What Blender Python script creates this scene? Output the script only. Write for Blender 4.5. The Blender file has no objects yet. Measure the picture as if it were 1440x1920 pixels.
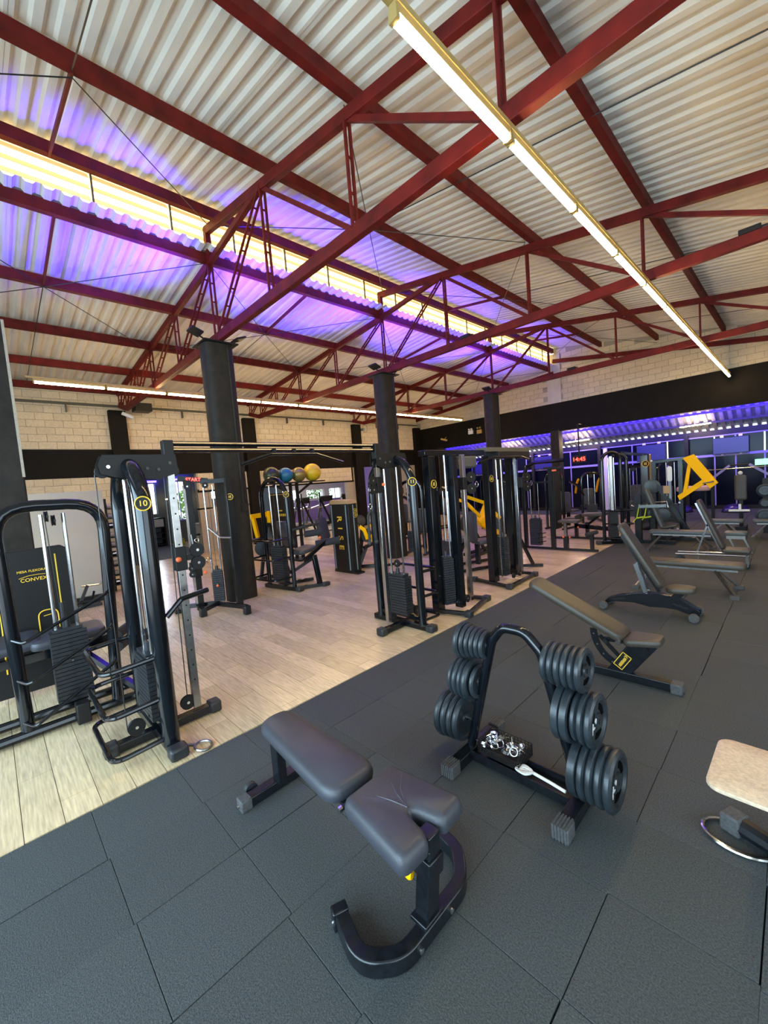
import bpy, math, random
from mathutils import Vector, Matrix
random.seed(7)
C = bpy.context.scene.collection
V = Vector
PI = math.pi
# ---------------------------------------------------------------- camera, sky, big lights, exposure
cam = bpy.data.cameras.new('camera'); co = bpy.data.objects.new('camera', cam); C.objects.link(co)
cam.sensor_fit = 'VERTICAL'; cam.sensor_height = 36; cam.lens = 36*761.16/1920; cam.clip_start = .02; cam.clip_end = 200
def cam_matrix(yaw, pitch, roll):
    y, p, r = map(math.radians, (yaw, pitch, roll))
    fw = V((-math.sin(y)*math.cos(p), math.cos(y)*math.cos(p), -math.sin(p)))
    rt = V((math.cos(y), math.sin(y), 0)); up = rt.cross(fw)
    r2 = math.cos(r)*rt + math.sin(r)*up; u2 = -math.sin(r)*rt + math.cos(r)*up
    m = Matrix((r2, u2, -fw)).transposed().to_4x4(); m.translation = (0, 0, 1.89); return m
co.matrix_world = cam_matrix(45.7834, 3.97916, -4.61686)
bpy.context.scene.camera = co
sc = bpy.context.scene
sc.view_settings.view_transform = 'Standard'; sc.view_settings.look = 'None'; sc.view_settings.gamma = 1
sc.view_settings.use_curve_mapping = False
sc.view_settings.exposure = 0.42
w = bpy.data.worlds.new('sky'); sc.world = w; w.use_nodes = True
bg = w.node_tree.nodes['Background']; bg.inputs[0].default_value = (.80, .90, 1.0, 1); bg.inputs[1].default_value = 2.2
def area(name, loc, rot, sx, sy, e, col):
    l = bpy.data.lights.new(name, 'AREA'); l.shape = 'RECTANGLE'; l.size = sx; l.size_y = sy; l.energy = e; l.color = col
    o = bpy.data.objects.new(name, l); C.objects.link(o); o.location = loc; o.rotation_euler = rot; return o
# daylight coming in through the glazed front (behind the camera) and the side rooms' windows; cool fill added at an unseen right opening
area('daylight_front', (-2, -4.3, 2.3), (math.radians(58), 0, 0), 10, 3.0, 690, (.50, .80, 1))
area('side_fill', (4.6, 1.0, 2.4), (math.radians(60), 0, math.radians(90)), 9, 2.8, 110, (.55, .82, 1))  # fill lamp added at an unseen opening made in the right wall
area('daylight_side_room', (-21.2, 3.6, 2.0), (math.radians(85), 0, math.radians(-90)), 4.5, 2.2, 420, (.72, .88, 1))
area('daylight_cardio_room', (-20.7, 9.6, 1.9), (math.radians(85), 0, math.radians(-90)), 5, 1.4, 260, (.95, .95, 1))

# ---------------------------------------------------------------- materials
MT = {}
def mat(name, col, rough=.5, metal=0, emit=None, es=0, nscale=None, namp=.12, bump=0, bscale=60, coat=0, rnd=0, stretch=None, spec=.5):
    m = bpy.data.materials.new(name); m.use_nodes = True; nt = m.node_tree; N = nt.nodes; L = nt.links
    b = N['Principled BSDF']; b.inputs['Base Color'].default_value = (*col, 1); b.inputs['Roughness'].default_value = rough
    b.inputs['Metallic'].default_value = metal; b.inputs['Coat Weight'].default_value = coat
    b.inputs['Specular IOR Level'].default_value = spec
    if emit: b.inputs['Emission Color'].default_value = (*emit, 1); b.inputs['Emission Strength'].default_value = es
    tc = N.new('ShaderNodeNewGeometry')
    vec = tc.outputs['Position']
    if stretch:
        mp = N.new('ShaderNodeMapping'); mp.inputs['Scale'].default_value = stretch; L.new(vec, mp.inputs[0]); vec = mp.outputs[0]
    out = None
    if nscale:
        n = N.new('ShaderNodeTexNoise'); n.inputs['Scale'].default_value = nscale; n.inputs['Detail'].default_value = 6; L.new(vec, n.inputs[0])
        r = N.new('ShaderNodeMapRange'); r.inputs[1].default_value = .3; r.inputs[2].default_value = .7
        r.inputs[3].default_value = 1-namp; r.inputs[4].default_value = 1+namp; L.new(n.outputs[0], r.inputs[0]); out = r.outputs[0]
    if rnd:
        oi = N.new('ShaderNodeObjectInfo'); at = N.new('ShaderNodeAttribute'); at.attribute_name = 'rnd'
        ad = N.new('ShaderNodeMath'); L.new(oi.outputs['Random'], ad.inputs[0]); L.new(at.outputs['Fac'], ad.inputs[1])
        fr = N.new('ShaderNodeMath'); fr.operation = 'FRACT'; L.new(ad.outputs[0], fr.inputs[0])
        r = N.new('ShaderNodeMapRange'); r.inputs[3].default_value = 1-rnd; r.inputs[4].default_value = 1+rnd; L.new(fr.outputs[0], r.inputs[0])
        if out:
            mu = N.new('ShaderNodeMath'); mu.operation = 'MULTIPLY'; L.new(out, mu.inputs[0]); L.new(r.outputs[0], mu.inputs[1]); out = mu.outputs[0]
        else: out = r.outputs[0]
    if out:
        vm = N.new('ShaderNodeVectorMath'); vm.operation = 'SCALE'; vm.inputs[0].default_value = col; L.new(out, vm.inputs['Scale'])
        L.new(vm.outputs[0], b.inputs['Base Color'])
    if bump:
        n = N.new('ShaderNodeTexNoise'); n.inputs['Scale'].default_value = bscale; n.inputs['Detail'].default_value = 4; L.new(vec, n.inputs[0])
        bp = N.new('ShaderNodeBump'); bp.inputs['Strength'].default_value = bump; bp.inputs['Distance'].default_value = .01
        L.new(n.outputs[0], bp.inputs['Height']); L.new(bp.outputs[0], b.inputs['Normal'])
    MT[name] = m; return m
mat('black_paint', (.004, .0055, .008), .13, nscale=9, namp=.25)
mat('worn_black_paint', (.007, .0085, .011), .25, nscale=30, namp=.4)
mat('matte_black', (.008, .008, .0085), .5, spec=.35)
mat('chrome', (.62, .63, .65), .16, 1, nscale=14, namp=.08)
mat('brushed_steel', (.34, .33, .31), .3, 1, nscale=20, namp=.15)
mat('vinyl', (.045, .047, .058), .42, bump=.15, bscale=260, nscale=6, namp=.1)
mat('worn_vinyl', (.052, .042, .030), .42, bump=.15, bscale=220, nscale=8, namp=.12)
mat('grey_blue_vinyl', (.2, .27, .3), .4)
mat('grey_vinyl', (.075, .085, .09), .45)
mat('rubber_black', (.022, .024, .027), .45, nscale=12, namp=.2, bump=.1, bscale=150)
mat('foam', (.02, .021, .024), .85)
mat('plate_rubber', (.020, .026, .031), .36, nscale=14, namp=.35, bump=.08, bscale=90)
mat('stack_steel', (.022, .025, .030), .38, nscale=20, namp=.2)
mat('grey_rubber', (.07, .07, .07), .7, nscale=60, namp=.3)
mat('yellow_paint', (1.0, .50, .0), .55, spec=.12)
mat('yellow_print', (.90, .56, .04), .5)
mat('lime', (.55, .62, .02), .5)
mat('gold_plastic', (.42, .27, .12), .45)
mat('orange_plastic', (.9, .16, .05), .4)
mat('red_steel', (.115, .007, .005), .6, spec=.25, nscale=5, namp=.35, bump=.05, bscale=30)
mat('roof_steel', (.70, .655, .56), .6, .0, nscale=2.2, namp=.10, stretch=(.5, 3, 1), rnd=.05)
mat('block', (.66, .56, .40), .8, nscale=22, namp=.10, bump=.35, bscale=90, rnd=.06)
mat('mortar', (.40, .35, .27), .9, nscale=25, namp=.1)
mat('cream_plaster', (.60, .55, .45), .85, nscale=5, namp=.06)
mat('black_band', (.006, .0045, .0035), .7, nscale=3, namp=.3, spec=.2)
mat('column_paint', (.024, .020, .016), .7, spec=.25, nscale=7, namp=.25, bump=.12, bscale=40)
mat('wood', (.65, .50, .305), .25, nscale=5.5, namp=.22, rnd=.15, stretch=(1.0, 13, 1), bump=.03, bscale=20)
mat('mat_rubber', (.049, .056, .056), .75, nscale=140, namp=.5, bump=.35, bscale=220, rnd=.07)
mat('slot_shade', (.002, .002, .002), .9, spec=.05)
mat('subfloor', (.012, .012, .012), .9)
mat('slate_wall', (.13, .165, .18), .8, nscale=3, namp=.06)
mat('purple_wall', (.30, .20, .55), .8)
mat('white_wall', (.70, .70, .74), .8)
mat('white_panel', (.54, .46, .34), .7, nscale=2, namp=.04)
mat('white_plastic', (.75, .75, .73), .4)
mat('beech_top', (.62, .47, .32), .45, nscale=60, namp=.18, bump=.25, bscale=90)
mat('dark_glass', (.004, .006, .012), .12, spec=.12)
mat('blue_frame', (.28, .24, .62), .45)  # lavender holds the violet light falling on the glass wall's frames
mat('screen_blue', (.012, .012, .07), .3, emit=(.05, .04, .50), es=.22)
mat('pinkish_steel', (.5, .45, .42), .4)
mat('leaf', (.10, .24, .04), .6, nscale=3, namp=.5)
mat('ball_yellow', (.85, .55, .02), .35); mat('ball_gold', (.33, .24, .06), .3, .3); mat('ball_teal', (.02, .16, .24), .35); mat('ball_olive', (.035, .04, .012), .35)
mat('rope_white', (.8, .8, .78), .8); mat('rope_black', (.03, .03, .03), .85)
mat('cable', (.015, .015, .015), .4)
mat('led_warm', (1, .9, .7), .5, emit=(1, .70, .32), es=60)
mat('led_core', (1, .9, .7), .5, emit=(1, .70, .32), es=60)
mat('led_blue', (.2, .2, 1), .5, emit=(.10, .06, 1), es=9)
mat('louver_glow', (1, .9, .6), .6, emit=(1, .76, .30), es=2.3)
mat('louver_slat', (.72, .62, .38), .55, emit=(1, .70, .26), es=.40)  # slats glow themselves, in place of light passing through them
mat('red_led', (1, .1, .05), .5, emit=(1, .03, .02), es=7)
mat('exit_green', (.2, .9, .3), .5, emit=(.25, 1, .35), es=1.6)
mat('purple_sheen', (.03, .015, .13), .2)
mat('housing', (.50, .36, .13), .45, .4)  # gold tone puts the tubes' yellow glow into the casing colour
mat('annex_roof', (.26, .26, .28), .45, .35, nscale=6, namp=.2)
mat('conduit', (.10, .095, .07), .5)
mat('pink_plate', (.62, .42, .42), .6)

# ---------------------------------------------------------------- mesh tools
class B:
    def __init__(s): s.v = []; s.f = []; s.r = []
    def add(s, vs, fs, rnd=0):
        n = len(s.v); s.v += [tuple(p) for p in vs]; s.f += [tuple(n+i for i in f) for f in fs]; s.r += [rnd]*len(fs); return s
    def box(s, c, d, R=None, rnd=0):
        x, y, z = d[0]/2, d[1]/2, d[2]/2; c = V(c)
        vs = [V((i*x, j*y, k*z)) for i in (-1, 1) for j in (-1, 1) for k in (-1, 1)]
        if R: vs = [R @ p for p in vs]
        return s.add([c+p for p in vs], [(0, 1, 3, 2), (4, 6, 7, 5), (0, 4, 5, 1), (2, 3, 7, 6), (0, 2, 6, 4), (1, 5, 7, 3)], rnd)
    def bb(s, x0, x1, y0, y1, z0, z1, rnd=0): return s.box(((x0+x1)/2, (y0+y1)/2, (z0+z1)/2), (x1-x0, y1-y0, z1-z0), rnd=rnd)
    def sweep(s, pts, sec, up=(0, 0, 1), closed=False):
        pts = [V(p) for p in pts]; n = len(pts); m = len(sec); vs = []; up = V(up)
        for i, p in enumerate(pts):
            a = pts[i-1] if (i or closed) else p; b = pts[(i+1) % n] if (i < n-1 or closed) else p
            t1 = (p-a).normalized() if (p-a).length > 1e-9 else None; t2 = (b-p).normalized() if (b-p).length > 1e-9 else None
            t = (t1+t2) if (t1 and t2) else (t1 or t2)
            if t.length < 1e-6: t = t2
            t.normalize(); k = 1
            if t1 and t2: k = 1/max(.5, t1.dot(t))
            u = up - t*up.dot(t)
            if u.length < 1e-3: u = V((1, .01, 0)) - t*t.x
            u.normalize(); sd = t.cross(u)
            for (x, y) in sec: vs.append(p + sd*x*(k if abs(up.z) else 1) + u*y)
        fs = []
        for i in range(n if closed else n-1):
            for j in range(m):
                a, b = i*m+j, i*m+(j+1) % m; c, d = ((i+1) % n)*m+(j+1) % m, ((i+1) % n)*m+j
                fs.append((a, b, c, d))
        if not closed: fs += [tuple(reversed(range(m))), tuple(range((n-1)*m, n*m))]
        return s.add(vs, fs)
    def beam(s, p0, p1, w, h, up=(0, 0, 1)): return s.sweep([p0, p1], [(-w/2, -h/2), (w/2, -h/2), (w/2, h/2), (-w/2, h/2)], up)
    def rect(s, pts, w, h, fil=0, up=(0, 0, 1), closed=False):
        return s.sweep(fillet(pts, fil, 5, closed) if fil else pts, [(-w/2, -h/2), (w/2, -h/2), (w/2, h/2), (-w/2, h/2)], up, closed)
    def tube(s, pts, r, fil=0, seg=10, closed=False, oval=None):
        pts = fillet([V(p) for p in pts], fil, 6, closed) if fil else [V(p) for p in pts]
        n = len(pts); vs = []; u = None
        for i, p in enumerate(pts):
            a = pts[i-1] if (i or closed) else p; b = pts[(i+1) % n] if (i < n-1 or closed) else p
            t = (b-a).normalized()
            if u is None:
                u = V((0, 0, 1)) if abs(t.z) < .9 else V((1, 0, 0))
            u = (u - t*u.dot(t)).normalized(); sd = t.cross(u)
            for j in range(seg):
                an = 2*PI*j/seg; vs.append(p + (sd*math.cos(an)+u*math.sin(an))*r)
        fs = []
        for i in range(n if closed else n-1):
            for j in range(seg):
                a, b = i*seg+j, i*seg+(j+1) % seg; c, d = ((i+1) % n)*seg+(j+1) % seg, ((i+1) % n)*seg+j
                fs.append((a, b, c, d))
        if not closed: fs += [tuple(reversed(range(seg))), tuple(range((n-1)*seg, n*seg))]
        return s.add(vs, fs)
    def lathe(s, prof, c=(0, 0, 0), ax=(0, 0, 1), seg=24):
        ax = V(ax).normalized(); c = V(c); u = V((1, 0, 0)) if abs(ax.x) < .9 else V((0, 1, 0)); u = (u-ax*u.dot(ax)).normalized(); w_ = ax.cross(u)
        vs = []; m = len(prof)
        for (r, z) in prof:
            r = max(r, 1e-4)
            for j in range(seg):
                an = 2*PI*j/seg; vs.append(c + ax*z + (u*math.cos(an)+w_*math.sin(an))*r)
        fs = [(i*seg+j, i*seg+(j+1) % seg, (i+1)*seg+(j+1) % seg, (i+1)*seg+j) for i in range(m-1) for j in range(seg)]
        return s.add(vs, fs)
    def disc(s, c, ax, r, t, seg=20): return s.lathe([(0, -t/2), (r, -t/2), (r, t/2), (0, t/2)], c, ax, seg)
    def sphere(s, c, r, seg=16, sq=1): return s.lathe([(r*math.sin(PI*i/10), -r*sq*math.cos(PI*i/10)) for i in range(11)], c, (0, 0, 1), seg)
    def prism(s, pts, t, n):       # flat polygon with thickness t along n (centred)
        n = V(n).normalized()*t/2; k = len(pts); vs = [V(p)-n for p in pts]+[V(p)+n for p in pts]
        return s.add(vs, [tuple(reversed(range(k))), tuple(range(k, 2*k))]+[(i, (i+1) % k, k+(i+1) % k, k+i) for i in range(k)])
    def pad(s, c, xd, nd, L, W, T, r=.06, e=.02, W2=None, crown=0):  # upholstered cushion: rounded outline, rounded edges
        c = V(c); xd = V(xd).normalized(); nd = V(nd).normalized(); yd = nd.cross(xd).normalized(); W2 = W2 or W
        def outl(ins):
            o = []
            for (sx, sy, a0) in ((1, 1, 0), (-1, 1, 90), (-1, -1, 180), (1, -1, 270)):
                ww = (W2 if sx > 0 else W)/2-ins; ll = L/2-ins; rr = max(.004, min(r, ww)-ins*.6)
                for k in range(6):
                    a = math.radians(a0+k*18); o.append((sx*(ll-rr)+rr*math.cos(a), sy*(ww-rr)+rr*math.sin(a)))
            return o
        rings = [(e*.9, 0), (e*.25, e*.3), (0, e), (0, T-e*1.2), (e*.3, T-e*.4), (e*1.1, T), (min(W, W2)*.25, T+crown)]
        vs = []
        for ins, z in rings: vs += [c+xd*x+yd*y+nd*z for x, y in outl(ins)]
        m = 24; fs = [tuple(reversed(range(m))), tuple(range((len(rings)-1)*m, len(rings)*m))]
        fs += [(i*m+j, i*m+(j+1) % m, (i+1)*m+(j+1) % m, (i+1)*m+j) for i in range(len(rings)-1) for j in range(m)]
        return s.add(vs, fs)
def fillet(pts, r, k=6, closed=False):
    pts = [V(p) for p in pts]; out = []; n = len(pts)
    for i, p in enumerate(pts):
        if not closed and i in (0, n-1): out.append(p); continue
        a, b = pts[i-1]-p, pts[(i+1) % n]-p; la, lb = a.length, b.length; a.normalize(); b.normalize()
        d = max(-1, min(1, a.dot(b))); an = math.acos(d)
        if an > PI-.02: out.append(p); continue
        t = min(r/math.tan(an/2), la*.49, lb*.49)
        for j in range(k+1):
            q = j/k; out.append(p + a*t*(1-q)**2 + b*t*q**2)
    return out
def mesh_of(name, bl, m, smooth=True, org=(0, 0, 0)):
    me = bpy.data.meshes.new(name); o = V(org); me.from_pydata([tuple(V(p)-o) for p in bl.v], [], bl.f)
    me.materials.append(MT[m] if isinstance(m, str) else m)
    if smooth:
        me.polygons.foreach_set('use_smooth', [True]*len(me.polygons))
        try: me.set_sharp_from_angle(angle=.62)
        except Exception: pass
    if any(bl.r):
        at = me.attributes.new('rnd', 'FLOAT', 'FACE'); at.data.foreach_set('value', bl.r)
    me.update(); return me
def tagd(o, label=None, cat=None, group=None, kind=None):
    for k, v in (('label', label), ('category', cat), ('group', group), ('kind', kind)):
        if v: o[k] = v
    return o
def org_of(p):
    if p is None: return V((0, 0, 0))
    return V(p.location) + org_of(p.parent)
def part(name, bl, m, parent=None, label=None, kind=None, bev=0, smooth=True):
    o = bpy.data.objects.new(name, mesh_of(name, bl, m, smooth, org_of(parent))); C.objects.link(o); o.parent = parent
    if bev:
        md = o.modifiers.new('bevel', 'BEVEL'); md.width = bev; md.segments = 2; md.limit_method = 'ANGLE'
    return tagd(o, label, kind=kind)
def thing(name, label, cat, loc, group=None):
    o = bpy.data.objects.new(name, None); C.objects.link(o); o.location = loc; o.empty_display_size = .05; return tagd(o, label, cat, group)
def solo(name, bl, m, label, cat, loc=(0, 0, 0), group=None, kind=None, bev=0):
    o = bpy.data.objects.new(name, mesh_of(name, bl, m, True, loc)); C.objects.link(o); o.location = loc
    if bev:
        md = o.modifiers.new('bevel', 'BEVEL'); md.width = bev; md.segments = 2; md.limit_method = 'ANGLE'
    return tagd(o, label, cat, group, kind)
def struct(name, bl, m, bev=0):
    o = bpy.data.objects.new(name, mesh_of(name, bl, m, False)); C.objects.link(o); o['kind'] = 'structure'; return o
def inst(name, me, loc, parent, mtx=None):
    o = bpy.data.objects.new(name, me); C.objects.link(o); o.parent = parent
    if mtx is not None: o.matrix_local = mtx
    else: o.location = V(loc)-org_of(parent)
    return o
def text(name, body, m, parent, o, xd, yd, size, th=.002, align='CENTER'):
    cu = bpy.data.curves.new(name, 'FONT'); cu.body = body; cu.size = size; cu.extrude = th; cu.align_x = align; cu.align_y = 'CENTER'; cu.offset = size*.012
    cu.space_character = 1.05
    t = bpy.data.objects.new(name, cu); C.objects.link(t); bpy.context.view_layer.update()
    me = bpy.data.meshes.new_from_object(t.evaluated_get(bpy.context.evaluated_depsgraph_get())); bpy.data.objects.remove(t)
    me.materials.clear(); me.materials.append(MT[m]); xd = V(xd).normalized(); yd = V(yd).normalized(); zd = xd.cross(yd)
    mm = Matrix((xd, yd, zd)).transposed().to_4x4(); mm.translation = V(o)-org_of(parent)
    r = bpy.data.objects.new(name, me); C.objects.link(r); r.parent = parent; r.matrix_local = mm; return r
def ring(bl, c, n, r, t=.006, seg=24):
    n = V(n).normalized(); u = V((0, 0, 1)) if abs(n.z) < .9 else V((1, 0, 0)); u = (u-n*u.dot(n)).normalized(); w_ = n.cross(u)
    return bl.tube([V(c)+(u*math.cos(2*PI*i/seg)+w_*math.sin(2*PI*i/seg))*r for i in range(seg)], t, closed=True, seg=6)
ORD = ['nearest', 'second', 'third', 'fourth', 'fifth', 'sixth', 'seventh', 'eighth', 'ninth', 'tenth', 'eleventh', 'twelfth', 'thirteenth', 'fourteenth', 'fifteenth']
#SECTIONS
# ================================================================ SETTING
CX = -7.1; YE = 17.1; XW = -14.5
def zR(x): return 6.85-.165*(x+7)      # roof sheet, right slope
def zL(x): return 6.10+.093*(x+7)      # roof sheet, left slope
floor = struct('floor', B().bb(-28, 6, -4.5, 21, -.2, -.03), 'subfloor')
# wood planks run across the hall (along X), rubber tiles in a 0.5 m grid
pm = B().box((0, 0, -.012), (1.196, .186, .02)); pmesh = mesh_of('wood_plank', pm, 'wood', False)
pl = []
for j in range(96):
    y = -.9+.1895*j; off = (j*.47) % 1.2
    for i in range(-2, 12):
        x0 = -14.6+off+1.2*i; x1 = x0+1.2
        if x1 < -14.5 or x0 > -3.12: continue
        pl.append((x0, min(x1, -3.125), y))
pl.sort(key=lambda q: math.hypot((q[0]+q[1])/2+1, q[2]-1))
k = 0; rest = B()
for (x0, x1, y) in pl:
    full = x1-x0 > 1.19
    if k < 298 and x0 > -12 and (full or x1-x0 > .1):
        if full: inst('wood_plank', pmesh, ((x0+x1)/2, y, 0), floor)
        else: part('wood_plank', B().bb(x0+.002, x1, y-.093, y+.093, -.022, -.002), 'wood', floor, smooth=False)
        k += 1
    else: rest.bb(x0+.002, x1-.002, y-.093, y+.093, -.022, -.002, rnd=random.random())
part('wood_planks', rest, 'wood', floor, kind='stuff', smooth=False)
tb = B().add([(x, y, z) for z, s_ in ((-.03, .2492), (-.003, .2492), (0, .2472)) for x, y in ((-s_, -s_), (s_, -s_), (s_, s_), (-s_, s_))],
    [(0, 1, 5, 4), (1, 2, 6, 5), (2, 3, 7, 6), (3, 0, 4, 7), (4, 5, 9, 8), (5, 6, 10, 9), (6, 7, 11, 10), (7, 4, 8, 11), (8, 9, 10, 11)])
tmesh = mesh_of('rubber_tile', tb, 'mat_rubber', False)
tl = [(-2.86+.5*i+random.uniform(-.004, .004)+(0 if i else .0), .527+.5*j+(.01*((i*7) % 3)-.01), 0) for i in range(9) for j in range(-4, 34)]
tl.sort(key=lambda q: math.hypot(q[0]+.6, q[1]-1.2))
rest = B()
for n_, q in enumerate(tl):
    if n_ < 298: inst('rubber_tile', tmesh, q, floor)
    else: rest.bb(q[0]-.247, q[0]+.247, q[1]-.247, q[1]+.247, -.03, 0, rnd=random.random())
rest.bb(1.39, 5, -4.4, 17.1, -.03, 0, rnd=.1); rest.bb(-3.11, 1.39, -4.4, -1.73, -.03, 0, rnd=.4); rest.bb(-23, 6, 17.3, 21, -.03, -.001, rnd=.3)
for i in range(14):
    for j in range(7): rest.bb(-21.5+.5*i, -21.01+.5*i, .6+.5*j+1.5, 1.09+.5*j+1.5, -.03, -.001, rnd=random.random())
part('rubber_tiles', rest, 'mat_rubber', floor, kind='stuff', smooth=False)
part('side_room_planks', B().bb(-23, -14.6, -1, 2.05, -.03, -.002, rnd=.2).bb(-23, -14.6, 5.6, 17, -.03, -.002, rnd=.4), 'wood', floor, smooth=False)

# ---- corrugated roof in one-metre sheets
def sheet(x0, x1, zf, side):
    b = B(); p = .2; h = .036; prof = []
    for r in range(5):
        y = r*p; prof += [(y, 0), (y+.075, 0), (y+.105, h), (y+.17, h)]
    prof += [(1.0, 0), (1.03, 0)]; vs = []
    for x in (x0, x1):
        for y, z in prof: vs.append((x, y-.5, zf(x)+z))
    n = len(prof)
    fs = [(i, i+1, n+i+1, n+i) for i in range(n-1)]
    b.add(vs, fs); return b
ceil = bpy.data.objects.new('ceiling', mesh_of('ceiling', B().bb(-7.35, -7.1, -4.4, YE, 6.915, 6.935), 'roof_steel')); C.objects.link(ceil); ceil['kind'] = 'structure'
shr = mesh_of('roof_sheet', sheet(-7.3, -1.55, zR, 1), 'roof_steel', False)
shr2 = mesh_of('roof_sheet', sheet(-1.7, 5.2, lambda x: zR(x)-.012, 1), 'roof_steel', False)
shl = mesh_of('roof_sheet', sheet(-14.9, -6.9, zL, 0), 'roof_steel', False)
for k in range(22):
    y = -3.9+k
    if y > YE: break
    for me in (shr, shr2, shl): inst('roof_sheet', me, (0, y, .004*(k % 2)), ceil)

# ---- clerestory with louvres between the two roofs
win = struct('window_1', B().bb(-7.16, -7.12, -2, YE, 6.10, 6.14).bb(-7.16, -7.12, -2, YE, 6.76, 6.8), 'conduit')
part('glow_sheet', B().bb(-7.32, -7.30, -2, YE, 6.05, 6.85), 'louver_glow', win)  # glowing sheet in place of bright sky behind the louvres
for k in range(18):
    y0 = -1.6+1.06*k; y1 = min(y0+1.06, YE)
    if y0 > YE-.2: break
    for i in range(4):
        z = 6.19+.16*i
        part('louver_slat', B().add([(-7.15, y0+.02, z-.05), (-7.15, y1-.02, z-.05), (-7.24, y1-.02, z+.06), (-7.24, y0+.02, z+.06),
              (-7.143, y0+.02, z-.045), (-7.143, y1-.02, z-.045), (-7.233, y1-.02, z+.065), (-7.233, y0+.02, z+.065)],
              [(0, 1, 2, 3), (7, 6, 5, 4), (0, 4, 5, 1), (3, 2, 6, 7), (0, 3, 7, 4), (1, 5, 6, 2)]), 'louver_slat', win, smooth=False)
    part('mullion', B().bb(-7.14, -7.11, y0-.012, y0+.012, 6.1, 6.8), 'conduit', win, smooth=False)

# ---- walls
def blocks(wall, axis, fixed, a0, a1, z0, z1, skip=lambda a, z: False, lim=[0]):
    bm_ = mesh_of('concrete_block', B().box((0, 0, 0), (.02, .388, .188) if axis == 'Y' else (.388, .02, .188)), 'block', False)
    n = int((z1-z0)/.2+.5)
    for r in range(n):
        z = z0+.1+.2*r; off = .2*(r % 2); a = a0-off+.2
        while a < a1+.2:
            lo, hi = max(a-.194, a0), min(a+.194, a1)
            if hi-lo > .03 and not skip((lo+hi)/2, z):
                if lim[0] < 295 or True:
                    loc = (fixed, a, z) if axis == 'Y' else (a, fixed, z)
                    if hi-lo > .38: inst('concrete_block', bm_, loc, wall)
                    else:
                        bb = B().bb(fixed-.01, fixed+.01, lo, hi, z-.094, z+.094) if axis == 'Y' else B().bb(lo, hi, fixed-.01, fixed+.01, z-.094, z+.094)
                        part('concrete_block', bb, 'block', wall, smooth=False)
            a += .4
wl = struct('wall_left', B().bb(XW-.2, XW, -4.4, YE+.2, 3.56, 5.45).bb(XW-.2, XW, -4.4, 3.25, 0, 2.86).bb(XW-.2, XW, 5.25, 12.3, 2.15, 2.78)
    .bb(XW-.2, XW, 5.25, 7.35, 0, 1.55).bb(XW-.2, XW, 6.5, 7.35, 1.5, 2.2).bb(XW-.2, XW, 5.25, 5.7, 1.5, 2.2).bb(XW-.2, XW, 11.9, 13.0, 0, 2.8).bb(XW-.2, XW, 14.6, YE+.2, 0, 2.8), 'mortar')
part('band', B().bb(XW-.22, XW+.02, -4.4, YE, 2.76, 3.57), 'black_band', wl, label='black painted concrete band')
blocks(wl, 'Y', XW+.008, .0, YE, 3.58, 5.36, skip=lambda a, z: z > 5.25 and a < .3)
part('concrete_blocks', B(), 'block', wl) if False else None
wl2 = bpy.data.objects.new('lintel', mesh_of('lintel', B().bb(XW-.05, XW+.002, 5.3, 12.2, 2.15, 2.76), 'mortar')); C.objects.link(wl2); wl2.parent = wl
# the blocks under the band hang on a second wall piece so that no piece carries too many
wb = struct('wall_left_lower', B().bb(XW-.03, XW+.001, 5.3, 12.2, 2.155, 2.755).bb(XW-.03, XW+.001, 0, 3.2, 1.9, 2.755), 'mortar')
blocks(wb, 'Y', XW+.008, 5.3, 12.2, 2.16, 2.76)
blocks(wb, 'Y', XW+.008, .0, 3.2, 1.96, 2.76)
part('paint_strip', B().bb(XW, XW+.03, 5.25, 12.3, 2.10, 2.16), 'black_band', wb)
for i, y in enumerate((-1.0, 3.1, 7.3, 12.6, 16.9)):
    o = struct('trim_%d' % (i+1), B().bb(XW-.05, XW+.22, y-.22, y+.22, 0, 4.72), 'black_band')
wf = struct('wall_far', B().bb(XW-.2, 6, YE+.1, YE+.3, 4.55, 5.35)
    .add([(x, y, z) for y in (YE+.1, YE+.3) for x, z in ((XW, 5.3), (6, 5.3), (6, zR(6)), (-7, zR(-7)), (-7, zL(-7)), (XW, zL(XW)))],
         [(0, 1, 2, 3, 4, 5), (11, 10, 9, 8, 7, 6), (0, 6, 7, 1), (1, 7, 8, 2), (2, 8, 9, 3), (3, 9, 10, 4), (4, 10, 11, 5), (5, 11, 6, 0)]), 'mortar')
blocks(wf, 'X', YE+.095, XW, 1.2, 4.55, 6.75, skip=lambda x, z: z+.09 > (zR(x) if x > -7 else zL(x)) or abs(x+7.0) < .3 or (x < -7 and z > 5.9) or x < XW+.2 or (x > -.2 and z > 5.6))
part('band', B().bb(XW, 6, YE+.02, YE+.32, 3.46, 4.62), 'black_band', wf, label='wide black painted beam')
part('plaster_pier', B().bb(-7.3, -6.75, YE+.04, YE+.2, 4.6, 6.6), 'cream_plaster', wf)
part('dark_wall_panel', B().bb(XW, -13.2, YE+.05, YE+.25, 0, 3.5), 'black_band', wf)
struct('wall_right', B().bb(5.0, 5.2, -4.4, -3.6, 0, 5.2).bb(5, 5.2, 5.6, 21, 0, 5.2).bb(5, 5.2, -3.6, 5.6, 3.9, 5.2).bb(5, 5.2, -3.6, 5.6, 0, .5), 'cream_plaster')
struct('wall_near', B().bb(XW-.2, -7.2, -4.6, -4.4, 0, 6.1).bb(-7.2, -7, -4.6, -4.4, 3.95, 6.4).bb(-7, 3, -4.6, -4.4, 3.95, 4.9).bb(3, 5.2, -4.6, -4.4, 0, 5).bb(-7, 3, -4.6, -4.4, 4.9, 5.2).bb(-7, .5, -4.6, -4.4, 5.2, 5.6), 'cream_plaster')

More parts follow.
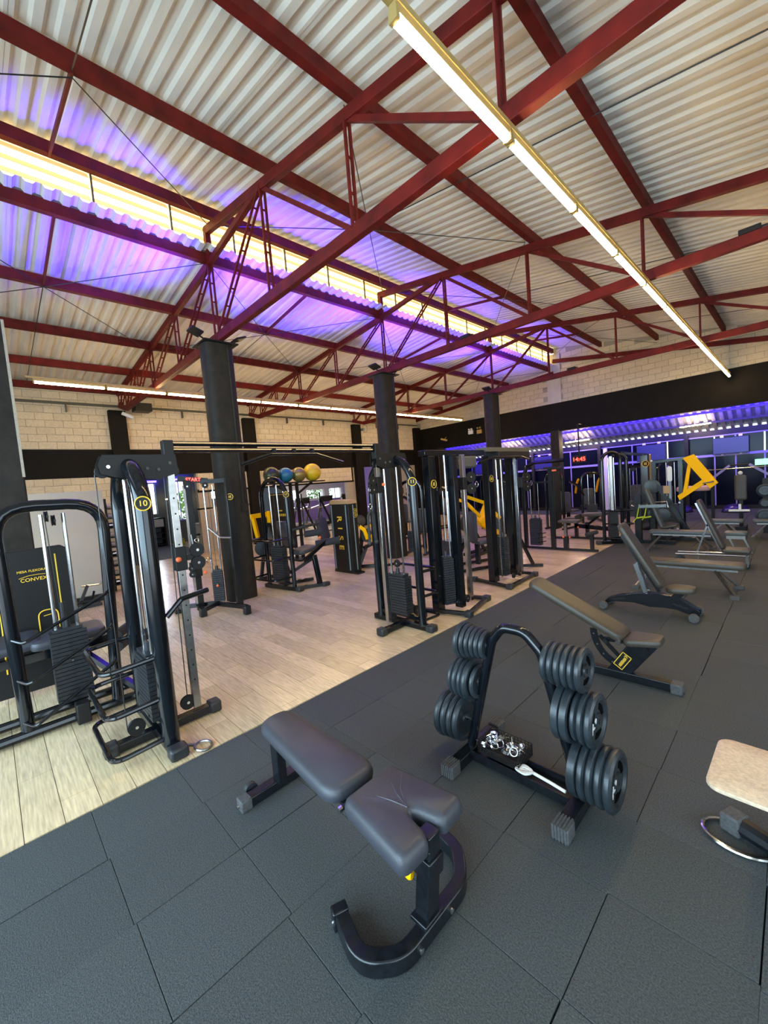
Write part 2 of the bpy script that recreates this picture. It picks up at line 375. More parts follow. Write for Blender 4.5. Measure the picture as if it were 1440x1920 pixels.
# ---- columns
def column(x, y, w, d, h, label, name='column', rr=.03):
    t = thing(name, label, 'column', (x, y, 0), None)
    o = fillet([V((x+a*w/2, y+b_*d/2, h/2-.005)) for a, b_ in ((-1, -1), (1, -1), (1, 1), (-1, 1))], rr, 7, True)
    part('shaft', B().prism(o, h+.01, (0, 0, 1)), 'column_paint', t)
    return t
for i, (y, lab) in enumerate(((3.2, 'dark grey concrete column standing alone left of centre, tall in front of brick wall'), (7.38, 'dark grey column rising behind the arched cable tower, second of the row'), (12.45, 'dark grey column behind the twin post cable tower, third of the row'))):
    t = column(-7.22, y, .38, .52, 4.56, lab, rr=.15)
    part('cap_plate', B().bb(-7.5, -6.95, y-.3, y+.3, 4.55, 4.57), 'matte_black', t)
    part('conduit', B().tube([(-7.02, y+.12, 4.5), (-7.02, y+.12, 1.75)], .018).bb(-7.045, -6.99, y+.07, y+.17, 1.6, 1.75), 'column_paint', t)
t = column(-8.0, .22, .45, .45, 4.6, 'dark painted pillar cut by the left edge of the picture')
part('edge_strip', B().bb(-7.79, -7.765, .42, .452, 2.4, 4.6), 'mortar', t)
column(-7.05, YE+.1, .34, .42, 3.5, 'slim black column under the far beam in front of the blue room')
column(-13.0, YE+.1, .3, .3, 3.5, 'black post at the left end of the far beam')

# ---- red steel roof frame
def batten_bar(b, p0, p1, gap=.07, r=.011, step=.28):
    p0, p1 = V(p0), V(p1); d = V((0, 1, 0))*gap/2
    b.beam(p0-d, p1-d, .028, .028, up=(0, 1, 0)); b.beam(p0+d, p1+d, .028, .028, up=(0, 1, 0))
    n = max(2, int((p1-p0).length/step))
    for i in range(1, n): q = p0.lerp(p1, i/n); b.beam(q-d, q+d, .014, .022)
def truss(Y, label, full=True):
    t = thing('roof_truss', label, 'truss', (CX, Y, 4.6), 'red roof trusses' if False else None)
    zb = 4.64; tr = lambda x: 6.47-.165*(x+7.1); tl_ = lambda x: 5.93+.093*(x+7)
    part('bottom_chord', B().beam((-13.6, Y, zb+.02), (4.8, Y, zb), .09, .15), 'red_steel', t, bev=.008)
    part('bottom_chord_end', B().beam((-13.6, Y, zb+.02), (XW+.2, Y, 4.86), .09, .13), 'red_steel', t)
    part('top_chord', B().beam((CX-.05, Y, tr(CX)), (4.8, Y, tr(4.8)), .085, .13), 'red_steel', t, bev=.008)
    part('top_chord', B().beam((CX, Y, tl_(CX)), (XW+.1, Y, tl_(XW)), .085, .13), 'red_steel', t, bev=.008)
    part('post', B().beam((CX, Y, 5.95), (CX, Y, 6.5), .09, .09), 'red_steel', t)
    R = [-5.2, -3.38, -1.6, .2, 2.0, 3.8]; Lf = [-9.0, -10.85, -12.3, -13.4, -14.2]
    for x in R:
        b = B(); batten_bar(b, (x, Y, tr(x)-.05), (x, Y, zb+.05)); part('web_post', b, 'red_steel', t)
    b = B(); batten_bar(b, (CX, Y, 5.9), (CX, Y, zb)); part('web_post', b, 'red_steel', t)
    b = B(); batten_bar(b, (R[0], Y, tr(R[0])), (CX+.05, Y, zb)); part('web_diagonal', b, 'red_steel', t)
    part('web_diagonal', B().beam((R[0], Y, tr(R[0])), (CX, Y, 5.93), .07, .09), 'red_steel', t)
    for a, c in zip(R[:-1], R[1:]):
        part('web_diagonal', B().beam((a, Y, tr(a)-.03), (c, Y, zb+.03), .045, .06), 'red_steel', t)
    xs = [CX]+Lf
    for a, c in zip(xs[:-1], xs[1:]):
        zc = zb+.04 if c > -13.6 else zb+.04+.2*(-13.6-c)
        b = B(); batten_bar(b, (a, Y, tl_(a)-.03), (c, Y, zc)); part('web_diagonal', b, 'red_steel', t)
        b = B(); batten_bar(b, (c, Y, tl_(c)-.03), (c, Y, zc)); part('web_post', b, 'red_steel', t)
    return t
TY = (3.2, 7.36, 12.4)
truss(TY[0], 'red steel roof truss nearest the camera, resting on the lone column')
truss(TY[1], 'red steel roof truss crossing mid hall above the second column')
truss(TY[2], 'red steel roof truss farthest away, just in front of the brick gable')
# purlins along the hall
PN = [(-6.98, 6.70, 'louvre top'), (-5.18, 6.44, ''), (-3.38, 6.145, ''), (-1.6, 5.85, ''), (.25, 5.55, ''), (2.1, 5.25, ''), (-7.16, 6.02, ''), (-9.0, 5.80, ''), (-10.85, 5.63, ''), (-12.7, 5.46, ''), (-14.35, 5.29, '')]
PL = ['dark red roof beam running along the top edge of the glowing louvres', 'red roof beam, first one right of the glowing louvres', 'red roof beam, second one right of the glowing louvres',
      'red roof beam just left of the long ceiling light line', 'red roof beam just right of the long ceiling light line', 'red roof beam in the top right corner of the ceiling',
      'red roof beam running along the bottom edge of the glowing louvres', 'red roof beam, first one left of the louvres over the left wall side', 'red roof beam, second one left of the louvres over the left wall side',
      'red roof beam, third one left of the louvres, above the left light line', 'red eaves beam lying along the top of the left brick wall']
for (x, z, _), lab in zip(PN, PL):
    if x == .25: x = -.0
    solo('roof_purlin', B().beam((x, -4.3, z), (x, YE-.02, z), .075, .17).bb(x-.05, x+.05, -4.3, YE-.02, z-.088, z-.078), 'red_steel', lab, 'beam', (x, 7, z))
solo('gable_rafter', B().beam((-7, YE-.03, 6.30), (4.8, YE-.03, 4.42), .06, .15), 'red_steel', 'red steel rafter fixed to the right half of the far brick gable', 'beam', (-1, YE, 5.4))
solo('gable_rafter', B().beam((-7, YE-.03, 5.82), (XW, YE-.03, 5.14), .06, .15), 'red_steel', 'red steel rafter fixed to the left half of the far brick gable', 'beam', (-11, YE, 5.4))
# struts and tie rods between purlins
MB = (1.1, 5.25, 9.9, 14.7); WH = ('near', 'second', 'third', 'far')
for y, wh in zip(MB, WH):
    t = thing('roof_bracing', 'thin red struts and tie rods under the %s roof bay' % wh, 'bracing', (-7, y, 6))
    part('strut', B().beam((-7, y, 6.64), (-5.18, y, 6.36), .03, .06), 'red_steel', t)
    part('strut', B().beam((-7.1, y, 5.97), (-9, y, 5.75), .03, .06), 'red_steel', t)
    lo = max([q for q in (-1.0,)+TY if q < y]); hi = min([q for q in TY+(YE,) if q > y])
    for q in (lo, hi):
        part('tie_rod', B().tube([(-5.2, y, 6.3), (-7.0, q, 6.5)], .007, seg=5), 'cable', t)
        part('tie_rod', B().tube([(-9.0, y, 5.7), (-7.15, q, 5.95)], .007, seg=5), 'cable', t)
        part('tie_rod', B().tube([(-9.0, y, 5.7), (-10.85, q, 5.5)], .007, seg=5), 'cable', t)
        part('tie_rod', B().tube([(-5.2, y, 6.3), (-3.4, q, 5.98)], .007, seg=5), 'cable', t) if y > 5 else None
    part('tie_rod', B().tube([(-5.2, y, 6.36), (3, y, 5.02)], .008, seg=5), 'cable', t)
    part('tie_rod', B().tube([(-9.0, y, 5.74), (-14.4, y, 5.24)], .008, seg=5), 'cable', t)

# ---- light lines
def light_line(x, z, y0, n, step, where):
    hb = B().box((0, 0, .035), (.05, step-.02, .05)); tb_ = B().tube([(0, -step/2+.035, -.006), (0, step/2-.035, -.006)], .03, seg=12)
    ends = B().box((0, step/2-.02, .0), (.06, .025, .06)); ends2 = mesh_of('end_cap', B().box((0, -step/2+.02, .0), (.06, .025, .06)), 'housing')
    hm = mesh_of('housing', hb, 'housing'); tm = mesh_of('tube', tb_, 'led_warm'); em = mesh_of('end_cap', ends, 'housing')
    for i in range(n):
        o = thing('tube_light', '%s tube of the glowing light line %s' % (ORD[i] if i < n-1 else 'farthest', where), 'lamp', (x, y0+step*(i+.5), z), 'tube lights %s' % where)
        for nm, me in (('housing', hm), ('tube', tm), ('end_cap', em), ('end_cap', ends2)): inst(nm, me, (x, y0+step*(i+.5), z), o)
    solo('light_rail', B().bb(x-.03, x+.03, y0-.1, y0+n*step+.1, z+.062, z+.10), 'housing', 'metal rail carrying the light line %s' % where, 'rail', (x, y0, z))
light_line(-1.49, 4.36, 1.80, 12, 1.255, 'above the rubber mats')
light_line(-10.75, 4.50, .93, 12, 1.245, 'along the left brick wall')
# conduit and brackets on the left wall
t = thing('cable_conduit', 'dark conduit pipe running along the upper left brick wall on brackets', 'pipe', (XW+.1, 5, 4.85))
part('pipe', B().tube([(XW+.10, .3, 4.86), (XW+.10, YE-.1, 4.86)], .035), 'conduit', t)
for y in (1.9, 5.0, 6.2, 9.0, 10.8, 14, 15.5): part('bracket', B().bb(XW+.02, XW+.14, y-.012, y+.012, 4.62, 4.84), 'conduit', t)
# flood lights on column tops (blue uplights)
for i, (y, nm) in enumerate(zip(TY, ('lone', 'second', 'third'))):
    for s_, q in ((-1, 'left'), (1, 'right')):
        t = thing('flood_light', 'black flood light on the %s side of the %s column top' % (q, nm), 'lamp', (-7.2, y+s_*.34, 4.66), 'blue flood lights on the columns')
        R = Matrix.Rotation(s_*.35, 3, 'X')
        part('body', B().box((-7.1, y+s_*.38, 4.70), (.26, .2, .035), R), 'matte_black', t, bev=.008)
        part('bracket', B().beam((-7.1, y+s_*.24, 4.6), (-7.1, y+s_*.38, 4.68), .02, .02), 'matte_black', t)
    for s_ in (-1, 1):
        l = bpy.data.lights.new('blue_uplight', 'SPOT'); l.energy = 1250; l.color = (.05, .012, 1); l.spot_size = math.radians(92 if s_ < 0 else 100); l.spot_blend = .8; l.shadow_soft_size = .12
        o = bpy.data.objects.new('blue_uplight', l); C.objects.link(o); o.location = (-7.1, y+s_*.42, 4.78); o.rotation_euler = (math.radians(180+s_*(-30)), math.radians(-20 if s_ < 0 else -8), 0)
# ================================================================ ROOM BEHIND THE FAR BEAM (blue light)
YG = 19.0
def zA(y): return 3.74-.52*(y-17.3)
ab = B(); p = .23; prof = []
n = int(20/p); x = -15.0; row = []
for i in range(n):
    row += [(x, 0), (x+.10, 0), (x+.12, .085), (x+.21, .085)]; x += p
vs = [(a, y, zA(y)+z) for y in (17.44, 19.03) for a, z in row]; m_ = len(row)
ab.add(vs, [(i, i+1, m_+i+1, m_+i) for i in range(m_-1)])
solo('lean_to_roof', ab, 'annex_roof', 'corrugated metal lean-to roof glowing blue behind the far beam', 'roof', (-5, 18, 3.3), kind='structure')
for i, y in enumerate((17.85, 18.45)):
    solo('lean_to_purlin', B().bb(-15, 5, y-.03, y+.03, zA(y)-.07, zA(y)-.005), 'matte_black', ('upper', 'lower')[i]+' dark batten crossing under the blue lean-to roof', 'beam', (-5, y, zA(y)))
solo('blue_light_strip', B().bb(-14, 4.5, 17.44, 17.47, 3.50, 3.53), 'led_blue', 'blue light strip hidden behind the top of the far beam', 'lamp', (-5, 17.43, 3.5))
l = area('blue_wash', (-5, 17.5, 3.42), (math.radians(120), 0, 0), 18, .08, 800, (.05, .02, 1))
l = area('blue_wash_low', (-4, 17.55, 3.3), (math.radians(60), 0, 0), 16, .08, 110, (.34, .18, 1))
g = struct('window_2', B().bb(-15, 5, YG-.04, YG+.05, 1.90, 1.985).bb(-15, 5, YG-.03, YG+.03, 2.62, 2.66), 'blue_frame')
struct('trim_6', B().bb(-15, 5, YG-.03, YG+.01, 2.66, zA(YG)+.002).bb(-15, 5, YG-.02, YG+.1, -.02, .13), 'matte_black')
gx = [-14.5, -12.4, -11.2, -9.3, -8.9, -7.2, -6.0, -4.75, -3.55, -2.93, -2.13, -1.55, -.8, .6, 2.2, 4.8]
for i, (a, b_) in enumerate(zip(gx[:-1], gx[1:])):
    part('pane', B().bb(a+.02, b_-.02, YG, YG+.012, .13, 1.90), 'dark_glass', g, smooth=False)
    part('pane', B().bb(a+.02, b_-.02, YG, YG+.012, 1.985, 2.62), 'dark_glass', g, smooth=False)
    part('mullion', B().bb(a-.02, a+.02, YG-.02, YG+.03, .13, 2.66 if i % 2 else 1.9), 'blue_frame', g, smooth=False)
for i, x in enumerate((-12.2, -8.9, -5.95, -2.93)):
    solo('glass_wall_post', B().bb(x-.06, x+.06, YG-.2, YG-.06, -.01, 2.75), 'matte_black', 'black post %s in front of the blue lit glass wall' % ('at far left', 'left of centre', 'near the lit clock', 'beside the yellow lever machine')[i], 'post', (x, YG-.13, 0))
solo('light_pilaster', B().bb(-5.80, -5.66, YG-.14, YG-.05, -.01, 2.62), 'white_wall', 'pale lit upright strip between dark panes, right of the lit clock', 'post', (-5.73, YG-.1, 0))
for i, (x0, x1, z0, z1) in enumerate(((-2.15, -1.2, 1.99, 2.53), (-4.55, -3.6, 1.96, 2.56), (-8.85, -7.9, 2.0, 2.55), (-12.3, -11.5, 2.0, 2.5))):
    wh = ('on the right side', 'above the arched chrome tower', 'right of the tower with the wide top plate', 'farthest left')[i]
    t = thing('television', 'dull blue television on the glass wall, '+wh, 'television', ((x0+x1)/2, YG-.12, (z0+z1)/2))
    part('casing', B().bb(x0-.02, x1+.02, YG-.13, YG-.08, z0-.02, z1+.02), 'matte_black', t, bev=.006)
    part('screen', B().bb(x0, x1, YG-.135, YG-.128, z0, z1), 'screen_blue', t, smooth=False)
    for q in (.25, .78):
        xx = x0+(x1-x0)*q; part('mount', B().bb(xx-.05, xx+.05, YG-.09, YG-.03, z1, z1+.10), 'white_plastic', t)
        part('mount', B().bb(xx-.03, xx+.03, YG-.09, YG-.03, z0-.06, z0-.02), 'white_plastic', t)
for i, (x, y, z) in enumerate(((-6.55, 17.9, 3.02), (-2.55, 18.0, 3.06), (-9.6, 17.9, 3.0))):
    t = thing('angled_tube_lamp', 'warm white tubes set in a V under the blue roof, '+('beside the slim black column', 'above the yellow lever machine', 'behind the third hall column')[i], 'lamp', (x, y, z))
    for s_ in (1, -1):
        part('tube', B().tube([(x-.42, y-.02, z-.02), (x+.40, y+(.0 if s_ > 0 else .42), z-(.0 if s_ > 0 else -.03))], .018), 'led_core', t)
    part('bracket', B().beam((x, y, z), (x, y, zA(y)), .03, .03, up=(0, 1, 0)), 'housing', t)
    l = bpy.data.lights.new('lamp_glow', 'POINT'); l.energy = 16; l.color = (1, .78, .45); l.shadow_soft_size = .2
    o = bpy.data.objects.new('lamp_glow', l); C.objects.link(o); o.location = (x, y, z-.1)
t = thing('digital_clock', 'black digital clock with red digits reading 14:45', 'clock', (-5.95, 16.5, 2.2))
part('casing', B().bb(-6.2, -5.68, 16.5, 16.54, 2.08, 2.36), 'matte_black', t, bev=.01)
part('hanger', B().bb(-5.96, -5.92, 16.52, 16.56, 2.36, 3.62), 'matte_black', t); part('wall_arm', B().bb(-5.96, -5.92, 16.52, 17.125, 3.58, 3.62), 'matte_black', t)
text('digits', '14:45', 'red_led', t, (-5.94, 16.49, 2.22), (1, 0, 0), (0, 0, 1), .21)
t = thing('exit_reflection', 'small green glowing panel, reflection of an exit sign in the dark glass at the right edge', 'sign', (-.86, YG-.06, 1.6))
part('panel', B().bb(-1.05, -.6, YG-.07, YG-.03, 1.50, 1.70), 'exit_green', t)  # glowing panel put where the glass mirrors an exit sign
for i, x in enumerate((-11.1, -10.62)):
    t = thing('emergency_light', 'small white emergency light box on the black beam, %s of the pair' % ('left one', 'right one')[i], 'lamp', (x, YE, 4.05))
    part('box', B().bb(x-.13, x+.13, YE-.06, YE+.02, 3.94-.04*i, 4.12-.04*i), 'white_plastic' if i == 0 else 'housing', t, bev=.01)
    part('lamp_head', B().disc((x-.07, YE-.05, 4.17), (0, 1, 0), .04, .06).disc((x+.07, YE-.05, 4.17), (0, 1, 0), .04, .06), 'white_plastic' if i == 0 else 'housing', t)
t = thing('surveillance_camera', 'small grey camera fixed on the far black beam', 'camera', (-12.6, YE, 4.1))
part('body', B().tube([(-12.75, YE-.25, 3.92), (-12.5, YE-.05, 3.82)], .05), 'housing', t); part('mount', B().tube([(-12.6, YE-.12, 3.9), (-12.6, YE, 4.0)], .02), 'housing', t)
t = thing('surveillance_camera', 'white camera beside the first black wall pier under the red truss', 'camera', (XW+.3, 3.5, 4.5))
part('body', B().tube([(XW+.35, 3.2, 4.62), (XW+.45, 3.45, 4.48)], .055), 'white_plastic', t); part('mount', B().tube([(XW+.3, 3.3, 4.6), (XW, 3.35, 4.7)], .02), 'white_plastic', t)
t = thing('loudspeaker', 'black loudspeaker box hanging by the light line near the first wall pier', 'loudspeaker', (-13.6, 3.55, 4.6))
part('body', B().bb(-13.9, -13.5, 3.4, 3.85, 4.60, 4.83), 'matte_black', t, bev=.01); part('bracket', B().bb(-14.5, -13.9, 3.6, 3.64, 4.72, 4.76), 'conduit', t)
t = thing('wall_fan', 'blue grey wall fan on the left brick wall above the second pier', 'fan', (XW+.25, 12.95, 4.6))
part('motor', B().tube([(XW+.05, 12.95, 4.5), (XW+.3, 12.95, 4.5)], .06), 'grey_blue_vinyl', t); part('guard', ring(B(), (XW+.32, 13.0, 4.52), (1, .2, 0), .17, .012), 'grey_blue_vinyl', t)

# ================================================================ SIDE ROOMS BEHIND THE LEFT WALL
def wall_with_holes(b, x0, x1, ya, yb, za, zb, holes):
    y = ya
    for (h0, h1, z0, z1) in sorted(holes):
        b.bb(x0, x1, y, h0, za, zb); b.bb(x0, x1, h0, h1, za, z0); b.bb(x0, x1, h0, h1, z1, zb); y = h1
    return b.bb(x0, x1, y, yb, za, zb)
struct('wall_side_room_far', wall_with_holes(B(), -19.7, -19.5, .5, 7.1, 0, 3.3, [(4.75, 5.30, 1.35, 2.72), (5.9, 6.62, .98, 2.76)]), 'slate_wall')
struct('wall_side_room_beige', wall_with_holes(B(), -19.7, -19.49, 7.1, 8.7, 0, 3.3, [(7.45, 7.9, 1.80, 2.28)]), 'cream_plaster')
struct('wall_side_room_ends', B().bb(-19.7, XW-.2, .4, .6, 0, 3.3).bb(-19.7, XW-.3, 8.5, 8.7, 0, 3.3), 'slate_wall')
struct('ceiling_side_room', B().bb(-22, XW-.2, .4, 17.4, 3.2, 3.3), 'white_wall')
struct('wall_cardio_far', wall_with_holes(B(), -21.3, -21, 8.7, 17.4, 1.2, 3.3, [(10.5, 11.75, 1.25, 2.40), (12.2, 13.5, 1.3, 1.95), (14.0, 15.3, 1.3, 1.9), (15.7, 16.75, 1.2, 1.9)]), 'white_wall')
struct('wall_cardio_lower', B().bb(-21.3, -20.98, 8.7, 17.4, 0, 1.2), 'purple_wall')
struct('wall_cardio_end', B().bb(-21.3, XW-.3, 17.3, 17.5, 0, 3.3), 'purple_wall')
for i, (y0, y1, z0, z1, x) in enumerate(((4.75, 5.30, 1.35, 2.72, -19.6), (5.9, 6.62, .98, 2.76, -19.6), (7.45, 7.9, 1.8, 2.28, -19.6), (10.5, 11.75, 1.25, 2.4, -21.1), (12.2, 13.5, 1.3, 1.95, -21.1), (14, 15.3, 1.3, 1.9, -21.1), (15.7, 16.75, 1.2, 1.9, -21.1))):
    f_ = struct('window_%d' % (i+3), B().bb(x-.03, x+.03, y0, y0+.04, z0, z1).bb(x-.03, x+.03, y1-.04, y1, z0, z1).bb(x-.03, x+.03, y0, y1, z0, z0+.04).bb(x-.03, x+.03, y0, y1, z1-.04, z1).bb(x-.02, x+.02, (y0+y1)/2-.02, (y0+y1)/2+.02, z0, z1), 'blue_frame' if i == 1 else 'white_plastic')
for y0, y1, z in ((4.7, 5.35, 2.74), (5.85, 6.67, 2.79)):
    solo('blue_light_strip', B().bb(-19.5, -19.4, y0, y1, z, z+.07), 'led_blue', 'blue glowing strip over the %s tall window of the side room' % ('narrow' if y0 < 5 else 'wide'), 'lamp', (-19.45, y0, z))
hb = B()
for i in range(2600):
    y = random.uniform(6.8, 19); z = random.uniform(-.03, 2.4); x = -25-random.random()
    if not (7.2 < y < 9.5 or 11 < y < 14 or 17 < y): continue
    s_ = random.uniform(.06, .16); a = random.uniform(0, 6.3); b_ = random.uniform(-1, 1)
    u = V((math.sin(b_)*.5, math.cos(a), math.sin(a)))*s_; v_ = V((.4, -math.sin(a), math.cos(a)))*s_*.5
    c = V((x, y, z)); hb.add([c-u, c+v_, c+u, c-v_], [(0, 1, 2, 3)])
solo('hedge', hb, 'leaf', 'sunlit green hedge outside the side room windows', 'hedge', (-25.5, 12, 0), kind='stuff')
# white L-shaped partition with black kerb
t = thing('partition', 'free standing beige L-shaped partition panel with black base behind the leg curl machine', 'partition', (-9.95, 1, 0))
part('panel', B().bb(-10.05, -9.95, -.4, 1.72, .12, 2.22), 'white_panel', t); part('panel_end', B().bb(-9.97, -9.35, 1.66, 1.76, 0, 2.22) if False else B().bb(-12.4, -10.05, 1.62, 1.72, .0, 2.22), 'white_panel', t)
part('kerb', B().bb(-9.95, -9.85, -.4, 1.60, 0, .13), 'matte_black', t)
# shelf rack with dumbbells beside partition
t = thing('dumbbell_rack', 'tall dark rack loaded with small dumbbells just right of the white partition', 'rack', (-10.6, 2.15, 0))
for y in (1.86, 2.16): part('upright', B().bb(-10.7, -10.6, y-.02, y+.02, 0, 2.05), 'matte_black', t)
for k in range(9):
    z = .15+.21*k; part('shelf', B().bb(-10.75, -10.5, 1.84, 2.18, z-.02, z), 'matte_black', t)
    for j in range(1): solo('dumbbell', B().tube([(-10.62, 1.9, z+.055), (-10.62, 2.12, z+.055)], .02).lathe([(0, 0), (.055, .0), (.055, .07), (0, .07)], (-10.62, 1.88, z+.055), (0, 1, 0), 12).lathe([(0, 0), (.055, .0), (.055, .07), (0, .07)], (-10.62, 2.07, z+.055), (0, 1, 0), 12), 'pinkish_steel' if k % 3 else 'chrome',
         'small dumbbell on shelf %s of the narrow rack right of the white partition' % ('one two three four five six seven eight nine'.split()[k]), 'dumbbell', (-10.62, 2.0, z), 'dumbbells in the narrow rack')
# side room furniture
t = thing('storage_shelf', 'black shelf unit under the narrow window in the side room', 'shelf', (-19.1, 5.0, 0))
for y in (4.35, 5.35): part('side_panel', B().bb(-19.4, -18.9, y-.03, y+.03, 0, 1.22), 'matte_black', t)
for z in (.08, .32, .56, .8, 1.0, 1.2): part('board', B().bb(-19.4, -18.9, 4.35, 5.35, z-.02, z+.02), 'matte_black', t)
part('drawer_front', B().bb(-18.92, -18.89, 4.4, 5.3, .84, 1.16), 'white_plastic', t)
t = thing('reception_counter', 'beige counter with dark front seen behind the cable pulley machine', 'counter', (-16.6, 6.5, 0))
part('body', B().bb(-17.2, -16.5, 5.9, 7.2, 0, .86), 'cream_plaster', t); part('top', B().bb(-17.25, -16.4, 5.85, 7.3, .86, .91), 'white_panel', t); part('front_panel', B().bb(-16.5, -16.47, 6.5, 7.2, .02, .84), 'matte_black', t)
t = thing('waste_bin', 'white waste bin with black lid in the side room', 'bin', (-15.6, 5.6, 0))
part('bucket', B().lathe([(0, 0), (.16, 0), (.2, .55), (0, .55)], (-15.6, 5.35, 0)), 'white_plastic', t); part('lid', B().lathe([(0, .55), (.21, .55), (.2, .6), (0, .62)], (-15.6, 5.35, 0)), 'matte_black', t)
solo('clipboard', B().bb(-17.2, -17.17, 6.6, 6.95, .95, 1.5), 'pink_plate', 'pale pink notice board standing on the side room counter', 'board', (-17.2, 6.7, .95))
for i, (y, z) in enumerate(((5.55, 1.98), (6.82, 1.98))):
    t = thing('pendant_lamp', '%s small pendant bulb hanging in the side room' % ('left', 'right')[i], 'lamp', (-19, y, z)); part('cord', B().tube([(-19, y, z+.1), (-19, y, 3.2)], .008, seg=5), 'cable', t)
    part('socket', B().tube([(-19, y, z+.03), (-19, y, z+.14)], .03), 'matte_black', t); part('bulb', B().sphere((-19, y, z), .035), 'led_warm', t)
for i, (c, m, y, x) in enumerate((('green', 'lime', 5.75, -18.2), ('orange', 'orange_plastic', 6.0, -18.0), ('bright orange', 'orange_plastic', 6.2, -17.9))):
    t = thing('kettlebell', '%s kettlebell on the side room floor%s' % (c, ', the %s one' % ('left', 'middle', 'right')[i]), 'kettlebell', (x, y, 0)); part('ball', B().sphere((x, y, .10), .10, 12), m, t); part('handle', B().tube([(x, y-.07, .17), (x, y-.06, .27), (x, y+.06, .27), (x, y+.07, .17)], .018, .04), m, t)
# treadmills etc. in the cardio room
for i, y in enumerate((9.6, 10.9, 12.3, 13.7)):
    t = thing('treadmill', '%s treadmill standing in the bright cardio room' % ORD[i], 'treadmill', (-17.5, y, 0))
    part('deck', B().bb(-18.6, -17.0, y-.35, y+.35, .03, .2), 'matte_black', t, bev=.02)
    for s_ in (-.36, .36):
        part('upright', B().beam((-17.2, y+s_, .15), (-16.75, y+s_, 1.35), .06, .08), 'worn_black_paint', t); part('handrail', B().tube([(-16.8, y+s_, 1.1), (-17.6, y+s_, .95)], .022), 'chrome', t)
    part('console', B().box((-16.8, y, 1.38), (.1, .8, .3), Matrix.Rotation(.5, 3, 'Y')), 'matte_black', t, bev=.02)
for i, y in enumerate((11.6, 13.4)):
    t = thing('ceiling_fan', '%s lavender ceiling fan in the cardio room' % ('left', 'right')[i], 'fan', (-18, y, 2.6)); part('rod', B().tube([(-18, y, 2.35), (-18, y, 3.2)], .015), 'purple_wall', t)
    part('hub', B().sphere((-18, y, 2.3), .09), 'purple_wall', t)
    for k in range(3): a = k*2.09+i; part('blade', B().beam((-18, y, 2.32), (-18+.6*math.cos(a), y+.6*math.sin(a), 2.32), .12, .012), 'purple_wall', t)
t = thing('smith_rack', 'dark angled squat frame standing in the bright cardio doorway', 'rack', (-14, 9.3, 0))
for y in (9.0, 9.9):
    part('upright', B().beam((-13.9, y, 0), (-14.1, y+.12, 1.75), .07, .07), 'worn_black_paint', t); part('upright', B().beam((-13.2, y+.2, 0), (-13.9, y, 1.5), .06, .06), 'worn_black_paint', t)
for z in (.5, 1.1): part('bar', B().tube([(-14, 8.7, z), (-14, 10.3, z+.04)], .02), 'chrome', t)
# balls on a dark stand
t = thing('ball_stand', 'dark stand holding the row of exercise balls high up', 'stand', (-9.6, 6.0, 0))
part('shelf', B().bb(-9.95, -9.3, 5.2, 6.85, 2.10, 2.13), 'matte_black', t)
for y in (5.9, 6.1): part('post', B().beam((-9.6, y, 0), (-9.6, y, 2.1), .06, .08, up=(1, 0, 0)), 'matte_black', t)
part('foot', B().bb(-9.9, -9.3, 5.8, 6.2, 0, .05), 'matte_black', t)
part('brace', B().beam((-9.6, 5.9, 1.8), (-9.6, 5.4, 2.1), .05, .05).beam((-9.6, 6.1, 1.8), (-9.6, 6.6, 2.1), .05, .05), 'matte_black', t)
for (nm, m, px, r) in (('dark olive', 'ball_olive', 5.37, .215), ('teal blue', 'ball_teal', 5.79, .2), ('bronze gold', 'ball_gold', 6.195, .2), ('large bright yellow', 'ball_yellow', 6.65, .245)):
    solo('exercise_ball', B().sphere((-9.6, px, 2.13+r), r, 28) if False else B().lathe([(r*math.sin(PI*i/18), -r*math.cos(PI*i/18)) for i in range(19)], (-9.6, px, 2.128+r), seg=32), m, nm+' exercise ball on the high stand left of centre', 'ball', (-9.6, px, 2.13))
# ================================================================ FOREGROUND EQUIPMENT
def cushion(b, out, z, T, e=.02, fil=.05, crown=.0, nrm=None):
    o = [(p.x, p.y) for p in fillet([V((x, y, 0)) for x, y in out], fil, 5, True)]; n = len(o); nn = []
    for i in range(n):
        a = V((*o[i-1], 0)); c = V((*o[(i+1) % n], 0)); t = (c-a).normalized(); nn.append(V((-t.y, t.x, 0)))
    vs = []
    rg = [(e*.9, 0), (e*.2, e*.3), (0, e), (0, T-e*1.3), (e*.35, T-e*.4), (e*.75, T-e*.08), (e*1.2, T+crown)]
    for ins, dz in rg: vs += [V((x, y, z+dz))+q*ins for (x, y), q in zip(o, nn)]
    k = len(rg); fs = [tuple(reversed(range(n))), tuple(range((k-1)*n, k*n))]
    fs += [(i*n+j, i*n+(j+1) % n, (i+1)*n+(j+1) % n, (i+1)*n+j) for i in range(k-1) for j in range(n)]
    return b.add(vs, fs)
